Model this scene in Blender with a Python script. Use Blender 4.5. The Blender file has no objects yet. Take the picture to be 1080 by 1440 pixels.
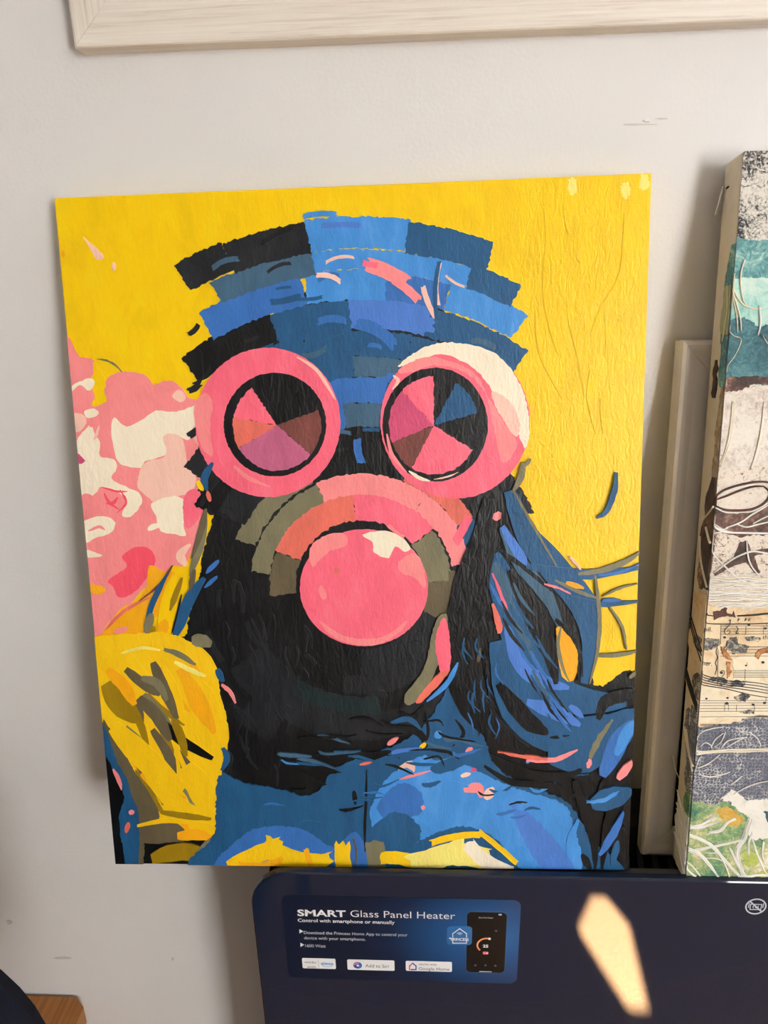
import bpy, bmesh, math, random
from mathutils import Vector, Matrix, noise

# ------------------------------------------------------------------ camera, light, exposure
scene = bpy.context.scene
COL = scene.collection
FPX = 1000.0                                    # focal length in pixels of the 1080x1440 photograph
CAM = Vector((0.0, -0.53525, 0.0))
RX = Vector((0.99865497, 0.04634695, -0.02324248))      # camera right, down, forward in the room
RY = Vector((-0.00650241, -0.33278437, -0.94298053))
RZ = Vector((-0.05143901, 0.94186333, -0.3320354))
cam_data = bpy.data.cameras.new('camera')
cam_data.sensor_fit = 'VERTICAL'
cam_data.sensor_height = 36.0
cam_data.lens = 36.0 * FPX / 1440.0
cam_data.clip_start = 0.02
cam = bpy.data.objects.new('camera', cam_data)
COL.objects.link(cam)
m = Matrix((RX, -RY, -RZ)).transposed().to_4x4()
m.translation = CAM
cam.matrix_world = m
scene.camera = cam

world = bpy.data.worlds.new('world'); scene.world = world
world.use_nodes = True
world.node_tree.nodes['Background'].inputs[0].default_value = (0.62, 0.75, 1.0, 1)
world.node_tree.nodes['Background'].inputs[1].default_value = 0.8

FLOOR = -1.15; CEIL = 1.25; BACK = -2.25; LEFT = -1.5; RIGHT = 2.6
WIN = (1.08, 1.68, -0.50, 0.65)                  # window in the wall behind the photographer: x0 x1 z0 z1
SLIT = (0.405, 0.495, 0.040, 0.225)                # narrow gap added in the unseen wall to shape the sun patch

def area(name, loc, target, sx, sy, power, col):
    d = bpy.data.lights.new(name, 'AREA'); d.shape = 'RECTANGLE'; d.size = sx; d.size_y = sy
    d.energy = power; d.color = col
    o = bpy.data.objects.new(name, d); COL.objects.link(o); o.location = loc
    o.rotation_euler = (Vector(target) - Vector(loc)).to_track_quat('-Z', 'Y').to_euler()
    return o
area('window_rear_offscreen', ((WIN[0]+WIN[1])/2, BACK+0.02, (WIN[2]+WIN[3])/2), ((WIN[0]+WIN[1])/2, 0, (WIN[2]+WIN[3])/2),
     WIN[1]-WIN[0], WIN[3]-WIN[2], 42.0, (1.0, 0.978, 0.95))
sun = bpy.data.lights.new('sun_offscreen', 'SUN'); sun.energy = 340.0; sun.angle = 0.009; sun.color = (1.0, 0.95, 0.88)
suno = bpy.data.objects.new('sun_offscreen', sun); COL.objects.link(suno)
SUN_FROM = Vector((0.45, BACK, 0.135)) - Vector((0.325, -0.63, FLOOR))
suno.rotation_euler = SUN_FROM.to_track_quat('Z', 'Y').to_euler()

vs = scene.view_settings
vs.view_transform = 'Standard'; vs.look = 'None'; vs.gamma = 1.0; vs.use_curve_mapping = False
vs.exposure = 0.3

# ------------------------------------------------------------------ helpers
rnd = random.Random(7)
def s2l(c):
    c = c/255.0
    return c/12.92 if c <= 0.04045 else ((c+0.055)/1.055)**2.4
def rgb(r, g, b, k=1.0): return (min(1, s2l(r)*k), min(1, s2l(g)*k), min(1, s2l(b)*k), 1.0)

def ray(u, v): return RX*((u-540)/FPX) + RY*((v-720)/FPX) + RZ
def on_y(u, v, y):
    q = ray(u, v); return CAM + q*((y-CAM.y)/q.y)
def on_z(u, v, z):
    q = ray(u, v); return CAM + q*((z-CAM.z)/q.z)

class Frame:
    """local frame of a flat thing: x right, y into it, z up; origin at its base"""
    def __init__(s, o, X, Z):
        X = X.normalized(); Y = Z.cross(X).normalized(); Z = X.cross(Y).normalized()
        s.M = Matrix((X, Y, Z)).transposed().to_4x4(); s.M.translation = o
        s.I = s.M.inverted()
    def px(s, u, v, h=0.0):                      # where the pixel's ray meets the plane y = -h : (x, z)
        c = s.I @ CAM; q = s.I.to_3x3() @ ray(u, v)
        p = c + q*((-h-c.y)/q.y); return (p.x, p.z)
    def side(s, u, v, x):                        # where it meets the plane x = const : (y, z)
        c = s.I @ CAM; q = s.I.to_3x3() @ ray(u, v)
        p = c + q*((x-c.x)/q.x); return (p.y, p.z)

def empty(name, M, label, cat, group=None):
    o = bpy.data.objects.new(name, None); COL.objects.link(o); o.empty_display_size = 0.05
    o.matrix_world = M
    o['label'] = label; o['category'] = cat
    if group: o['group'] = group
    return o

def mobj(name, verts, faces, mat, parent=None, smooth=False):
    me = bpy.data.meshes.new(name); me.from_pydata([tuple(v) for v in verts], [], faces); me.update()
    if mat: me.materials.append(mat)
    if smooth:
        for p in me.polygons: p.use_smooth = True
    o = bpy.data.objects.new(name, me); COL.objects.link(o)
    if parent: o.parent = parent
    return o

def bmobj(name, bm, mat, parent=None, smooth=False):
    me = bpy.data.meshes.new(name); bmesh.ops.recalc_face_normals(bm, faces=bm.faces); bm.to_mesh(me); bm.free()
    if mat: me.materials.append(mat)
    if smooth:
        for p in me.polygons: p.use_smooth = True
    o = bpy.data.objects.new(name, me); COL.objects.link(o)
    if parent: o.parent = parent
    return o

def box_bm(x0, x1, y0, y1, z0, z1, bev=0.0, seg=2, bm=None):
    b = bmesh.new()
    vs_ = [b.verts.new(p) for p in ((x0,y0,z0),(x1,y0,z0),(x1,y1,z0),(x0,y1,z0),(x0,y0,z1),(x1,y0,z1),(x1,y1,z1),(x0,y1,z1))]
    for f in ((0,3,2,1),(4,5,6,7),(0,1,5,4),(1,2,6,5),(2,3,7,6),(3,0,4,7)): b.faces.new([vs_[i] for i in f])
    if bev: bmesh.ops.bevel(b, geom=list(b.edges), offset=bev, segments=seg, affect='EDGES', profile=0.5)
    if bm is not None:
        me = bpy.data.meshes.new('t'); b.to_mesh(me); b.free(); bm.from_mesh(me); bpy.data.meshes.remove(me); return bm
    return b
def box(name, x0, x1, y0, y1, z0, z1, mat, parent=None, bev=0.0, seg=2):
    return bmobj(name, box_bm(x0,x1,y0,y1,z0,z1,bev,seg), mat, parent)

def struct(o):
    o['kind'] = 'structure'; return o

def prism(name, pts, h0, h1, mat, parent, maker=None):
    """pts (x,z) -> plate from y=-h0 to y=-h1 (h1 further out)"""
    a = 0.0
    for i in range(len(pts)):
        p, q = pts[i], pts[(i+1) % len(pts)]; a += p[0]*q[1]-q[0]*p[1]
    if a < 0: pts = pts[::-1]
    n = len(pts)
    if maker is None: maker = lambda x, h, z: (x, -h, z)
    v = [maker(x, h1, z) for x, z in pts] + [maker(x, h0, z) for x, z in pts]
    f = [tuple(range(n))] + [(i, i+n, (i+1) % n+n, (i+1) % n) for i in range(n)]
    return mobj(name, v, f, mat, parent)

def catmull(pts, sub=5, closed=True):
    n = len(pts); out = []
    rng = n if closed else n-1
    for i in range(rng):
        if closed: p0, p1, p2, p3 = pts[i-1], pts[i], pts[(i+1) % n], pts[(i+2) % n]
        else: p0, p1, p2, p3 = pts[max(0,i-1)], pts[i], pts[i+1], pts[min(n-1,i+2)]
        for k in range(sub):
            t = k/sub
            out.append(tuple(0.5*((2*p1[j]) + (-p0[j]+p2[j])*t + (2*p0[j]-5*p1[j]+4*p2[j]-p3[j])*t*t + (-p0[j]+3*p1[j]-3*p2[j]+p3[j])*t**3) for j in range(len(p1))))
    if not closed: out.append(tuple(pts[-1]))
    return out

def clip(pts, x0, x1, z0, z1):
    def cut(poly, inside, inter):
        out = []
        for i in range(len(poly)):
            a, b = poly[i-1], poly[i]
            ia, ib = inside(a), inside(b)
            if ib:
                if not ia: out.append(inter(a, b))
                out.append(b)
            elif ia: out.append(inter(a, b))
        return out
    def ix(c): return lambda a, b: (c, a[1]+(b[1]-a[1])*(c-a[0])/(b[0]-a[0]))
    def iz(c): return lambda a, b: (a[0]+(b[0]-a[0])*(c-a[1])/(b[1]-a[1]), c)
    for ins, it in ((lambda p: p[0] >= x0, ix(x0)), (lambda p: p[0] <= x1, ix(x1)), (lambda p: p[1] >= z0, iz(z0)), (lambda p: p[1] <= z1, iz(z1))):
        if len(pts) < 3: return []
        pts = cut(pts, ins, it)
    return pts

def Zm(ox, oy, s, pts): return [(ox+x/s, oy+y/s) for x, y in pts]

def tube(name, pts, rad, mat, parent, sides=6):
    """pts 3D local, rad scalar or list"""
    n = len(pts); vs_, fs = [], []
    for i, p in enumerate(pts):
        p = Vector(p); a = Vector(pts[max(0, i-1)]); b = Vector(pts[min(n-1, i+1)])
        t = (b-a).normalized(); u = t.cross(Vector((0, 1, 0.001)))
        if u.length < 1e-6: u = Vector((1, 0, 0))
        u.normalize(); w = t.cross(u)
        r = rad[i] if isinstance(rad, (list, tuple)) else rad
        for k in range(sides):
            an = 2*math.pi*k/sides
            vs_.append(p + (u*math.cos(an) + w*math.sin(an))*r)
    for i in range(n-1):
        for k in range(sides):
            fs.append((i*sides+k, i*sides+(k+1) % sides, (i+1)*sides+(k+1) % sides, (i+1)*sides+k))
    fs.append(tuple(range(sides))[::-1]); fs.append(tuple((n-1)*sides+k for k in range(sides)))
    return mobj(name, vs_, fs, mat, parent, smooth=True)

# ------------------------------------------------------------------ materials
def mat_new(name):
    m_ = bpy.data.materials.new(name); m_.use_nodes = True
    nt = m_.node_tree
    return m_, nt, nt.nodes['Principled BSDF']
def N(nt, typ, **kw):
    n = nt.nodes.new(typ)
    for k, v in kw.items():
        if k in n.inputs: n.inputs[k].default_value = v
        else: setattr(n, k, v)
    return n
def coords(nt, scale=(1, 1, 1), rot=(0, 0, 0)):
    tc = N(nt, 'ShaderNodeTexCoord'); mp = N(nt, 'ShaderNodeMapping')
    mp.inputs['Scale'].default_value = scale; mp.inputs['Rotation'].default_value = rot
    nt.links.new(tc.outputs['Object'], mp.inputs['Vector']); return mp.outputs[0]
def ramp(nt, fac, stops):
    r = N(nt, 'ShaderNodeValToRGB'); e = r.color_ramp.elements
    while len(e) < len(stops): e.new(0.5)
    for k, (p, c) in enumerate(stops): e[k].position = p; e[k].color = c
    nt.links.new(fac, r.inputs[0]); return r.outputs[0]
def noise_n(nt, vec, scale, detail=4, rough=0.55, dist=0.0):
    n = N(nt, 'ShaderNodeTexNoise'); n.inputs['Scale'].default_value = scale; n.inputs['Detail'].default_value = detail
    n.inputs['Roughness'].default_value = rough; n.inputs['Distortion'].default_value = dist
    nt.links.new(vec, n.inputs['Vector']); return n.outputs['Fac']
def bump(nt, bsdf, h, strength, dist, prev=None):
    b = N(nt, 'ShaderNodeBump'); b.inputs['Strength'].default_value = strength; b.inputs['Distance'].default_value = dist
    nt.links.new(h, b.inputs['Height'])
    if prev: nt.links.new(prev, b.inputs['Normal'])
    nt.links.new(b.outputs[0], bsdf.inputs['Normal']); return b.outputs[0]

def plain(name, col, rough=0.5, spec=0.5, metal=0.0, var=0.0, scale=200):
    m_, nt, b = mat_new(name)
    b.inputs['Base Color'].default_value = col; b.inputs['Roughness'].default_value = rough
    b.inputs['Specular IOR Level'].default_value = spec; b.inputs['Metallic'].default_value = metal
    if var:
        v = coords(nt); f = noise_n(nt, v, scale)
        lo = tuple(c*(1-var) for c in col[:3])+(1,); hi = tuple(min(1, c*(1+var)) for c in col[:3])+(1,)
        nt.links.new(ramp(nt, f, [(0.3, lo), (0.7, hi)]), b.inputs['Base Color'])
    return m_

PAINT = {}
def paint(key, r, g, b_, var=0.16, rough=0.42, weave=False, bumpk=0.35, hue=None):
    m_, nt, b = mat_new('paint_'+key)
    c = rgb(r, g, b_, 1.12)
    v = coords(nt, (1, 1, 0.45), (0, 0.5, 0))
    f = noise_n(nt, v, 60, 5, 0.6, 0.6)
    lo = tuple(x*(1-var) for x in c[:3])+(1,)
    hi = tuple(min(1, x*(1+var)+0.012*var) for x in c[:3])+(1,)
    if hue: hi = rgb(*hue, 1.12)
    nt.links.new(ramp(nt, f, [(0.32, lo), (0.5, c), (0.72, hi)]), b.inputs['Base Color'])
    b.inputs['Roughness'].default_value = rough
    b.inputs['Specular IOR Level'].default_value = 0.36
    v2 = coords(nt, (1, 1, 0.35), (0, -0.4, 0))
    f2 = noise_n(nt, v2, 260, 4, 0.6, 1.0)
    nrm = bump(nt, b, f2, bumpk, 0.0016)
    v3 = coords(nt)
    w1 = N(nt, 'ShaderNodeTexWave', wave_type='BANDS', bands_direction='X'); w1.inputs['Scale'].default_value = 330
    w2 = N(nt, 'ShaderNodeTexWave', wave_type='BANDS', bands_direction='Z'); w2.inputs['Scale'].default_value = 330
    nt.links.new(v3, w1.inputs['Vector']); nt.links.new(v3, w2.inputs['Vector'])
    mx = N(nt, 'ShaderNodeMath', operation='MULTIPLY')
    nt.links.new(w1.outputs['Fac'], mx.inputs[0]); nt.links.new(w2.outputs['Fac'], mx.inputs[1])
    bump(nt, b, mx.outputs[0], 0.14 if weave else 0.08, 0.0004, nrm)
    PAINT[key] = m_
    return m_
paint('yellow', 255, 200, 0, 0.07, 0.38, True, 0.25, hue=(255, 208, 8))
paint('lemon', 255, 200, 0, 0.07, 0.34, True, 0.35, hue=(255, 208, 8))
paint('straw', 255, 226, 120, 0.06)
paint('cream', 252, 230, 206, 0.05)
paint('peach', 246, 196, 178, 0.06)
paint('coral', 255, 140, 142, 0.08)
paint('rose', 255, 104, 128, 0.08, hue=(255, 120, 140))
paint('red', 252, 82, 104, 0.10)
paint('salmon', 226, 112, 96, 0.12)
paint('magenta', 205, 78, 118, 0.12)
paint('mauve', 190, 98, 134, 0.15)
paint('brown', 118, 66, 60, 0.25)
paint('black', 13, 15, 18, 0.4, 0.34, False, 0.4)
paint('char', 30, 33, 38, 0.35, 0.34, False, 0.4)
paint('bottle', 24, 40, 44, 0.25, 0.36)
paint('navy', 30, 84, 128, 0.16)
paint('steel', 62, 96, 122, 0.14)
paint('blue', 52, 108, 182, 0.14)
paint('sky', 64, 140, 214, 0.10, hue=(84, 152, 222))
paint('peri', 74, 122, 204, 0.10)
paint('olive', 122, 118, 92, 0.12)
paint('taupe', 98, 88, 66, 0.15)
paint('ochre', 150, 120, 16, 0.15)
paint('amber', 250, 172, 20, 0.08)
paint('gold', 244, 196, 20, 0.06)

def wall_mat():
    m_, nt, b = mat_new('wall_paint')
    v = coords(nt)
    f = noise_n(nt, v, 5.0, 3, 0.5)
    nt.links.new(ramp(nt, f, [(0.3, rgb(224, 223, 222)), (0.7, rgb(231, 230, 229))]), b.inputs['Base Color'])
    b.inputs['Roughness'].default_value = 0.75
    nrm = bump(nt, b, noise_n(nt, v, 380, 3, 0.6), 0.22, 0.001)
    bump(nt, b, noise_n(nt, v, 30, 3, 0.5), 0.10, 0.004, nrm)
    return m_
M_WALL = wall_mat()
def carpet_mat():
    m_, nt, b = mat_new('carpet')
    v = coords(nt); f = noise_n(nt, v, 260, 4, 0.7)
    nt.links.new(ramp(nt, f, [(0.3, rgb(130, 98, 66)), (0.7, rgb(176, 140, 102))]), b.inputs['Base Color'])
    b.inputs['Roughness'].default_value = 0.95; b.inputs['Specular IOR Level'].default_value = 0.1
    bump(nt, b, f, 0.6, 0.004); return m_
M_CARPET = carpet_mat()
def wood_mat(name, stops, axis, fine=1.0, rough=0.5, bumps=0.2):
    m_, nt, b = mat_new(name)
    sc = {'X': (4, 150, 150), 'Z': (150, 150, 4), 'Y': (150, 4, 150)}[axis]
    v = coords(nt, tuple(s*fine for s in sc))
    f = noise_n(nt, v, 2.2, 6, 0.65, 0.8)
    nt.links.new(ramp(nt, f, stops), b.inputs['Base Color'])
    b.inputs['Roughness'].default_value = rough
    bump(nt, b, f, bumps, 0.0015); return m_
PALE = [(0.28, rgb(206, 194, 178)), (0.45, rgb(226, 217, 204)), (0.62, rgb(234, 227, 216)), (0.8, rgb(240, 234, 226))]
M_PALE_X = wood_mat('pale_wood_rail', PALE, 'X', 1.3)
M_PALE_Z = wood_mat('pale_wood_stile', PALE, 'Z', 1.3)
OAK = [(0.25, rgb(120, 70, 24)), (0.5, rgb(166, 106, 46)), (0.75, rgb(188, 130, 62))]
M_OAK = wood_mat('oak', OAK, 'Y', 0.5, 0.4)
M_CANVAS_BACK = plain('canvas_linen', rgb(226, 220, 208), 0.8, 0.2, 0, 0.05, 900)
M_WHITE_FRAME = plain('white_lacquer', rgb(226, 221, 214), 0.38, 0.5, 0, 0.02, 40)
M_BLACK = plain('matt_black', rgb(14, 14, 15), 0.7, 0.2)
M_PAPER = plain('white_paper', rgb(232, 230, 224), 0.8)

# ------------------------------------------------------------------ the room
def slab(name, x0, x1, y0, y1, z0, z1, mat): return struct(box(name, x0, x1, y0, y1, z0, z1, mat))
T = 0.1
wall_front = slab('wall_front', LEFT-T, RIGHT+T, 0, T, FLOOR-T, CEIL+T, M_WALL)
slab('floor', LEFT-T, RIGHT+T, BACK-T, 0, FLOOR-T, FLOOR, M_CARPET)
slab('ceiling', LEFT-T, RIGHT+T, BACK-T, 0, CEIL, CEIL+T, M_WALL)
slab('wall_left', LEFT-T, LEFT, BACK-T, 0, FLOOR, CEIL, M_WALL)
slab('wall_right', RIGHT, RIGHT+T, BACK-T, 0, FLOOR, CEIL, M_WALL)
bm = bmesh.new()                                 # wall behind the photographer with its window and the added sun gap
xs = [LEFT, SLIT[0], SLIT[1], WIN[0], WIN[1], RIGHT]
for i in range(5):
    x0, x1 = xs[i], xs[i+1]
    if i == 1: segs = [(FLOOR, SLIT[2]), (SLIT[3], CEIL)]
    elif i == 3: segs = [(FLOOR, WIN[2]), (WIN[3], CEIL)]
    else: segs = [(FLOOR, CEIL)]
    for z0, z1 in segs: box_bm(x0, x1, BACK-0.02, BACK, z0, z1, bm=bm)
def tri(pts):                                    # corner fillers added to the gap to shape the sun patch
    v_ = [bm.verts.new((x, BACK-0.02, z)) for x, z in pts]+[bm.verts.new((x, BACK, z)) for x, z in pts]
    bm.faces.new(v_[:3]); bm.faces.new(v_[3:])
    for i in range(3): bm.faces.new((v_[i], v_[(i+1) % 3], v_[(i+1) % 3+3], v_[i+3]))
x0, x1, z0, z1 = SLIT
tri([(x0, z0), (x0+0.032, z0), (x0, z0+0.05)]); tri([(x1, z0), (x1-0.032, z0), (x1, z0+0.05)]); tri([(x0, z1), (x0+0.06, z1), (x0, z1-0.11)])
struct(bmobj('wall_rear', bm, M_WALL))
def window(rect, name):
    x0, x1, z0, z1 = rect; y = BACK
    b = bmesh.new(); w = 0.05
    box_bm(x0-w, x0, y, y+0.03, z0-w, z1+w, bm=b); box_bm(x1, x1+w, y, y+0.03, z0-w, z1+w, bm=b)
    box_bm(x0, x1, y, y+0.03, z1, z1+w, bm=b); box_bm(x0, x1, y, y+0.03, z0-w, z0, bm=b)
    o = struct(bmobj(name, b, M_WHITE_FRAME))
    box('sun_block_panel', x0, x1, y-0.015, y-0.005, z0, z1, M_PAPER, o)  # unseen panel added to keep the sun out of the window opening
    return o
window(WIN, 'window_1')
# a chipped scuff in the plaster
def flake(u, v, ru, rv, seed, mat, h=0.0012):
    r_ = random.Random(seed); pts = []
    for k in range(14):
        a = 2*math.pi*k/14; q = 0.6+0.4*r_.random()
        p = on_y(u+ru*q*math.cos(a), v+rv*q*math.sin(a), 0); pts.append((p.x, p.z))
    prism('plaster_scuff', pts, 0, h, mat, wall_front)
M_SCUFF = plain('scuffed_plaster', rgb(206, 202, 199), 0.9)
flake(909, 169, 6, 4, 1, M_PAPER, 0.002); flake(898, 175, 28, 1.6, 2, M_SCUFF, 0.0006); flake(930, 167, 12, 1.4, 3, M_SCUFF, 0.0006)
flake(14, 1296, 5, 3, 5, M_SCUFF, 0.001); flake(88, 1347, 14, 2, 6, M_SCUFF, 0.0006); flake(243, 1348, 2, 3, 8, M_SCUFF, 0.0006)

# ------------------------------------------------------------------ heater
ZH = -0.4463                                     # top of the heater body
ZT = -0.4393                                     # top edge of its glass
GY = -0.118                                      # front of its glass
HX0, HX1 = -0.1345, 0.72
HZ0 = FLOOR + 0.22
def rrect(x0, x1, z0, z1, r, n=8):
    pts = []
    for cx, cz, a0 in ((x1-r, z0+r, -90), (x1-r, z1-r, 0), (x0+r, z1-r, 90), (x0+r, z0+r, 180)):
        for k in range(n+1):
            a = math.radians(a0+90*k/n); pts.append((cx+r*math.cos(a), cz+r*math.sin(a)))
    return pts
def loft(name, rings, mat, parent, smooth=False):
    """rings: list of (pts, y)"""
    n = len(rings[0][0]); v = []; f = []
    for pts, y in rings: v += [(x, y, z) for x, z in pts]
    for k in range(len(rings)-1):
        for i in range(n):
            j = (i+1) % n; f.append((k*n+i, k*n+j, (k+1)*n+j, (k+1)*n+i))
    f.append(tuple(range(n))[::-1]); f.append(tuple((len(rings)-1)*n+i for i in range(n)))
    b = bmesh.new(); me = bpy.data.meshes.new('t'); me.from_pydata(v, [], f); b.from_mesh(me); bpy.data.meshes.remove(me)
    o = bmobj(name, b, mat, parent)
    return o
hb = Vector(((HX0+HX1)/2, -0.06, HZ0))
heater = empty('panel_heater', Matrix.Translation(hb), 'dark navy glass panel heater with rounded corners under the leaning canvases', 'heater')
def hl(p): return (p[0]-hb.x, p[1]-hb.z)         # room x,z -> heater x,z
HG = -(GY - hb.y)                                # glass front as height above the heater's local y=0 (positive = out)
def glass_mat():
    m_, nt, b = mat_new('navy_glass')
    b.inputs['Base Color'].default_value = rgb(28, 37, 58); b.inputs['Roughness'].default_value = 0.03
    b.inputs['IOR'].default_value = 1.5
    v = coords(nt); vo = N(nt, 'ShaderNodeTexVoronoi'); vo.inputs['Scale'].default_value = 90
    nt.links.new(v, vo.inputs['Vector'])
    dust = ramp(nt, vo.outputs['Distance'], [(0.0, rgb(90, 95, 108)), (0.028, rgb(28, 37, 58)), (1.0, rgb(28, 37, 58))])
    nt.links.new(dust, b.inputs['Base Color'])
    return m_
M_GLASS = glass_mat()
M_BODY = plain('heater_body_grey', rgb(66, 66, 68), 0.5, 0.4)
M_BODY_DARK = plain('heater_body_dark', rgb(24, 24, 26), 0.55, 0.4)
def inset(r, d): return rrect(HX0-hb.x+d, HX1-hb.x-d, d, ZT-hb.z-d, max(0.004, r-d))
R0 = 0.034
gp = loft('glass_panel', [(inset(R0, 0.0008), GY+0.0068-hb.y), (inset(R0, 0), GY+0.006-hb.y), (inset(R0, 0), GY+0.0016-hb.y), (inset(R0, 0.0004), GY+0.0007-hb.y), (inset(R0, 0.0014), GY-hb.y)], M_GLASS, heater)
# body behind the glass: shell, with a recessed grille along its top
def bset(d): return rrect(HX0-hb.x+0.004+d, HX1-hb.x-0.004-d, 0.004+d, ZH-hb.z-d, max(0.004, 0.032-d))
SL0, SL1 = -0.1005, -0.058
loft('front_rim', [(bset(0.0), SL0-hb.y), (bset(0.0), -0.109-hb.y), (bset(0.0015), GY+0.0068-hb.y)], M_BODY, heater)
gx0, gx1 = HX0+0.034, HX1-0.034
loft('back_shell', [(bset(0.0), -0.012-hb.y), (bset(0.0), SL1-hb.y)], M_BODY_DARK, heater)
b = bmesh.new()
box_bm(HX0+0.006-hb.x, HX1-0.006-hb.x, SL0-hb.y, SL1-hb.y, 0.006+0.03, ZH-0.032-hb.z, bm=b)
bmobj('core', b, M_BLACK, heater)
barme = None
for i in range(66):
    x = gx0 + 0.012*i
    if x > gx1: break
    if barme is None:
        bb = bmesh.new(); w = 0.0022
        vv = [bb.verts.new(p) for p in ((-w-0.004, SL0-hb.y, -0.014), (w-0.004, SL0-hb.y, -0.014), (w+0.004, SL1-hb.y, -0.014), (-w+0.004, SL1-hb.y, -0.014),
                                         (-w-0.004, SL0-hb.y, -0.0015), (w-0.004, SL0-hb.y, -0.0015), (w+0.004, SL1-hb.y, -0.0015), (-w+0.004, SL1-hb.y, -0.0015))]
        for f in ((0,3,2,1),(4,5,6,7),(0,1,5,4),(1,2,6,5),(2,3,7,6),(3,0,4,7)): bb.faces.new([vv[k] for k in f])
        o = bmobj('grille_bar', bb, M_BODY_DARK, heater); barme = o.data
    else:
        o = bpy.data.objects.new('grille_bar', barme); COL.objects.link(o); o.parent = heater
    o.location = (x-hb.x, 0, ZH-0.0142-hb.z)
for x in (0.05, 0.55): box('wall_bracket', x-0.02-hb.x, x+0.02-hb.x, -0.012-hb.y, 0-hb.y, 0.1, 0.34, M_BODY_DARK, heater)

# --- the sticker and its print
def sticker_mat():
    m_, nt, b = mat_new('sticker_print')
    tc = N(nt, 'ShaderNodeTexCoord'); mp = N(nt, 'ShaderNodeMapping')
    c = hl((on_y(690, 1318, GY).x, on_y(690, 1318, GY).z))
    mp.inputs['Location'].default_value = (-c[0]*9, 0, -c[1]*12.0); mp.inputs['Scale'].default_value = (9, 0, 12.0)
    nt.links.new(tc.outputs['Object'], mp.inputs['Vector'])
    g = N(nt, 'ShaderNodeTexGradient', gradient_type='SPHERICAL'); nt.links.new(mp.outputs[0], g.inputs[0])
    nt.links.new(ramp(nt, g.outputs['Fac'], [(0.0, rgb(0, 22, 50)), (0.3, rgb(0, 34, 70)), (0.75, rgb(18, 84, 146)), (1.0, rgb(40, 110, 176))]), b.inputs['Base Color'])
    b.inputs['Roughness'].default_value = 0.3; return m_
def hpx(u, v): p = on_y(u, v, GY-0.0003); return hl((p.x, p.z))
def hrect(u0, v0, u1, v1, r, n=6):
    a = hpx(u0, v0); c = hpx(u1, v1); return rrect(min(a[0], c[0]), max(a[0], c[0]), min(a[1], c[1]), max(a[1], c[1]), r, n)
a = hpx(398, 1259); c = hpx(728, 1384)
sx0, sx1, sz0, sz1 = a[0]-0.0015, c[0]-0.0008, c[1]+0.0003, a[1]
sticker = prism('information_sticker', rrect(sx0, sx1, sz0, sz1, 0.0065), HG, HG+0.0003, sticker_mat(), heater)
sticker['label'] = 'dark blue information sticker with white print'
INK_W = plain('ink_white', rgb(240, 243, 246), 0.4); INK_LG = plain('ink_light', rgb(196, 206, 218), 0.4)
INK_G = plain('ink_grey', rgb(88, 92, 98), 0.5); INK_K = plain('ink_black', rgb(10, 14, 22), 0.25)
INK_B = plain('ink_blue', rgb(70, 150, 215), 0.5); INK_R = plain('ink_red', rgb(225, 70, 60), 0.5)
INK_O = plain('ink_orange', rgb(242, 160, 110), 0.5); INK_PK = plain('ink_pink', rgb(235, 120, 130), 0.5)
INK_NB = plain('ink_navy', rgb(36, 108, 172), 0.4); INK_DB = plain('ink_deep_blue', rgb(30, 70, 170), 0.5)
H1 = HG+0.0003
def text_mesh(s, bold=0.0):
    cu = bpy.data.curves.new('t', 'FONT'); cu.body = s; cu.size = 1.0; cu.offset = bold; cu.resolution_u = 3
    o = bpy.data.objects.new('t', cu); COL.objects.link(o)
    dg = bpy.context.evaluated_depsgraph_get(); dg.update()
    me = bpy.data.meshes.new_from_object(o.evaluated_get(dg))
    v = [tuple(x.co) for x in me.vertices]; f = [tuple(p.vertices) for p in me.polygons]
    bpy.data.objects.remove(o); bpy.data.curves.remove(cu); bpy.data.meshes.remove(me)
    return v, f
def lettering(s, p0, p1, ref, cap, mat, parent, h, bold=0.0, name='lettering'):
    """p0, p1 local (x,z) of baseline start/end; cap = height of the capital/ascender in metres (None: keep shape)"""
    v, f = text_mesh(s, bold)
    x0 = min(q[0] for q in v); x1 = max(q[0] for q in v)
    top = max(q[1] for q in text_mesh(ref, bold)[0])
    dx, dz = p1[0]-p0[0], p1[1]-p0[1]; L = math.hypot(dx, dz)
    k = L/(x1-x0); kz = cap/top if cap else k
    vv = []
    for x, y, z in v:
        t = (x-x0)*k
        vv.append((p0[0]+t*dx/L - y*kz*dz/L, -h, p0[1]+t*dz/L + y*kz*dx/L))
    return mobj(name, vv, f, mat, parent)
PXM = 1/1800.0                                   # metres per pixel on the sticker
def slet(s, u0, u1, v, cap, mat, bold=0.0, h=0.0002, v1=None):
    A = hpx(u0, v); B = hpx(u1, v if v1 is None else v1)
    return lettering(s, A, (B[0], A[1]), 'H', cap*PXM, mat, sticker, H1+h, bold)
slet('SMART', 418.5, 486.5, 1287.5, 11.8, INK_W, 0.03)
slet('Glass Panel Heater', 493, 640, 1289, 12.2, INK_W, -0.004)
slet('Control with smartphone or manually', 419, 555, 1296, 6.2, INK_W, 0.012)
slet('Download the Princess Home App to control your', 427.5, 573, 1313, 5.6, INK_LG, 0.002)
slet('device with your smartphone.', 428, 514, 1320.5, 5.6, INK_LG, 0.002)
slet('1600 Watt', 429.5, 458, 1331.5, 5.6, INK_LG, 0.002)
for (u, v) in ((421, 1309.5), (422.5, 1328.5)):
    prism('bullet_mark', [hpx(u, v-2.8), hpx(u, v+2.8), hpx(u+5.2, v)], H1, H1+0.0002, INK_W, sticker)
for (u0, v0, u1, v1) in ((424.5, 1347, 472.5, 1362.5), (488, 1349, 555, 1365), (570.5, 1351, 635.5, 1366.5)):
    prism('badge', hrect(u0, v0, u1, v1, 0.0012, 3), H1, H1+0.0002, INK_W, sticker)
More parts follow.
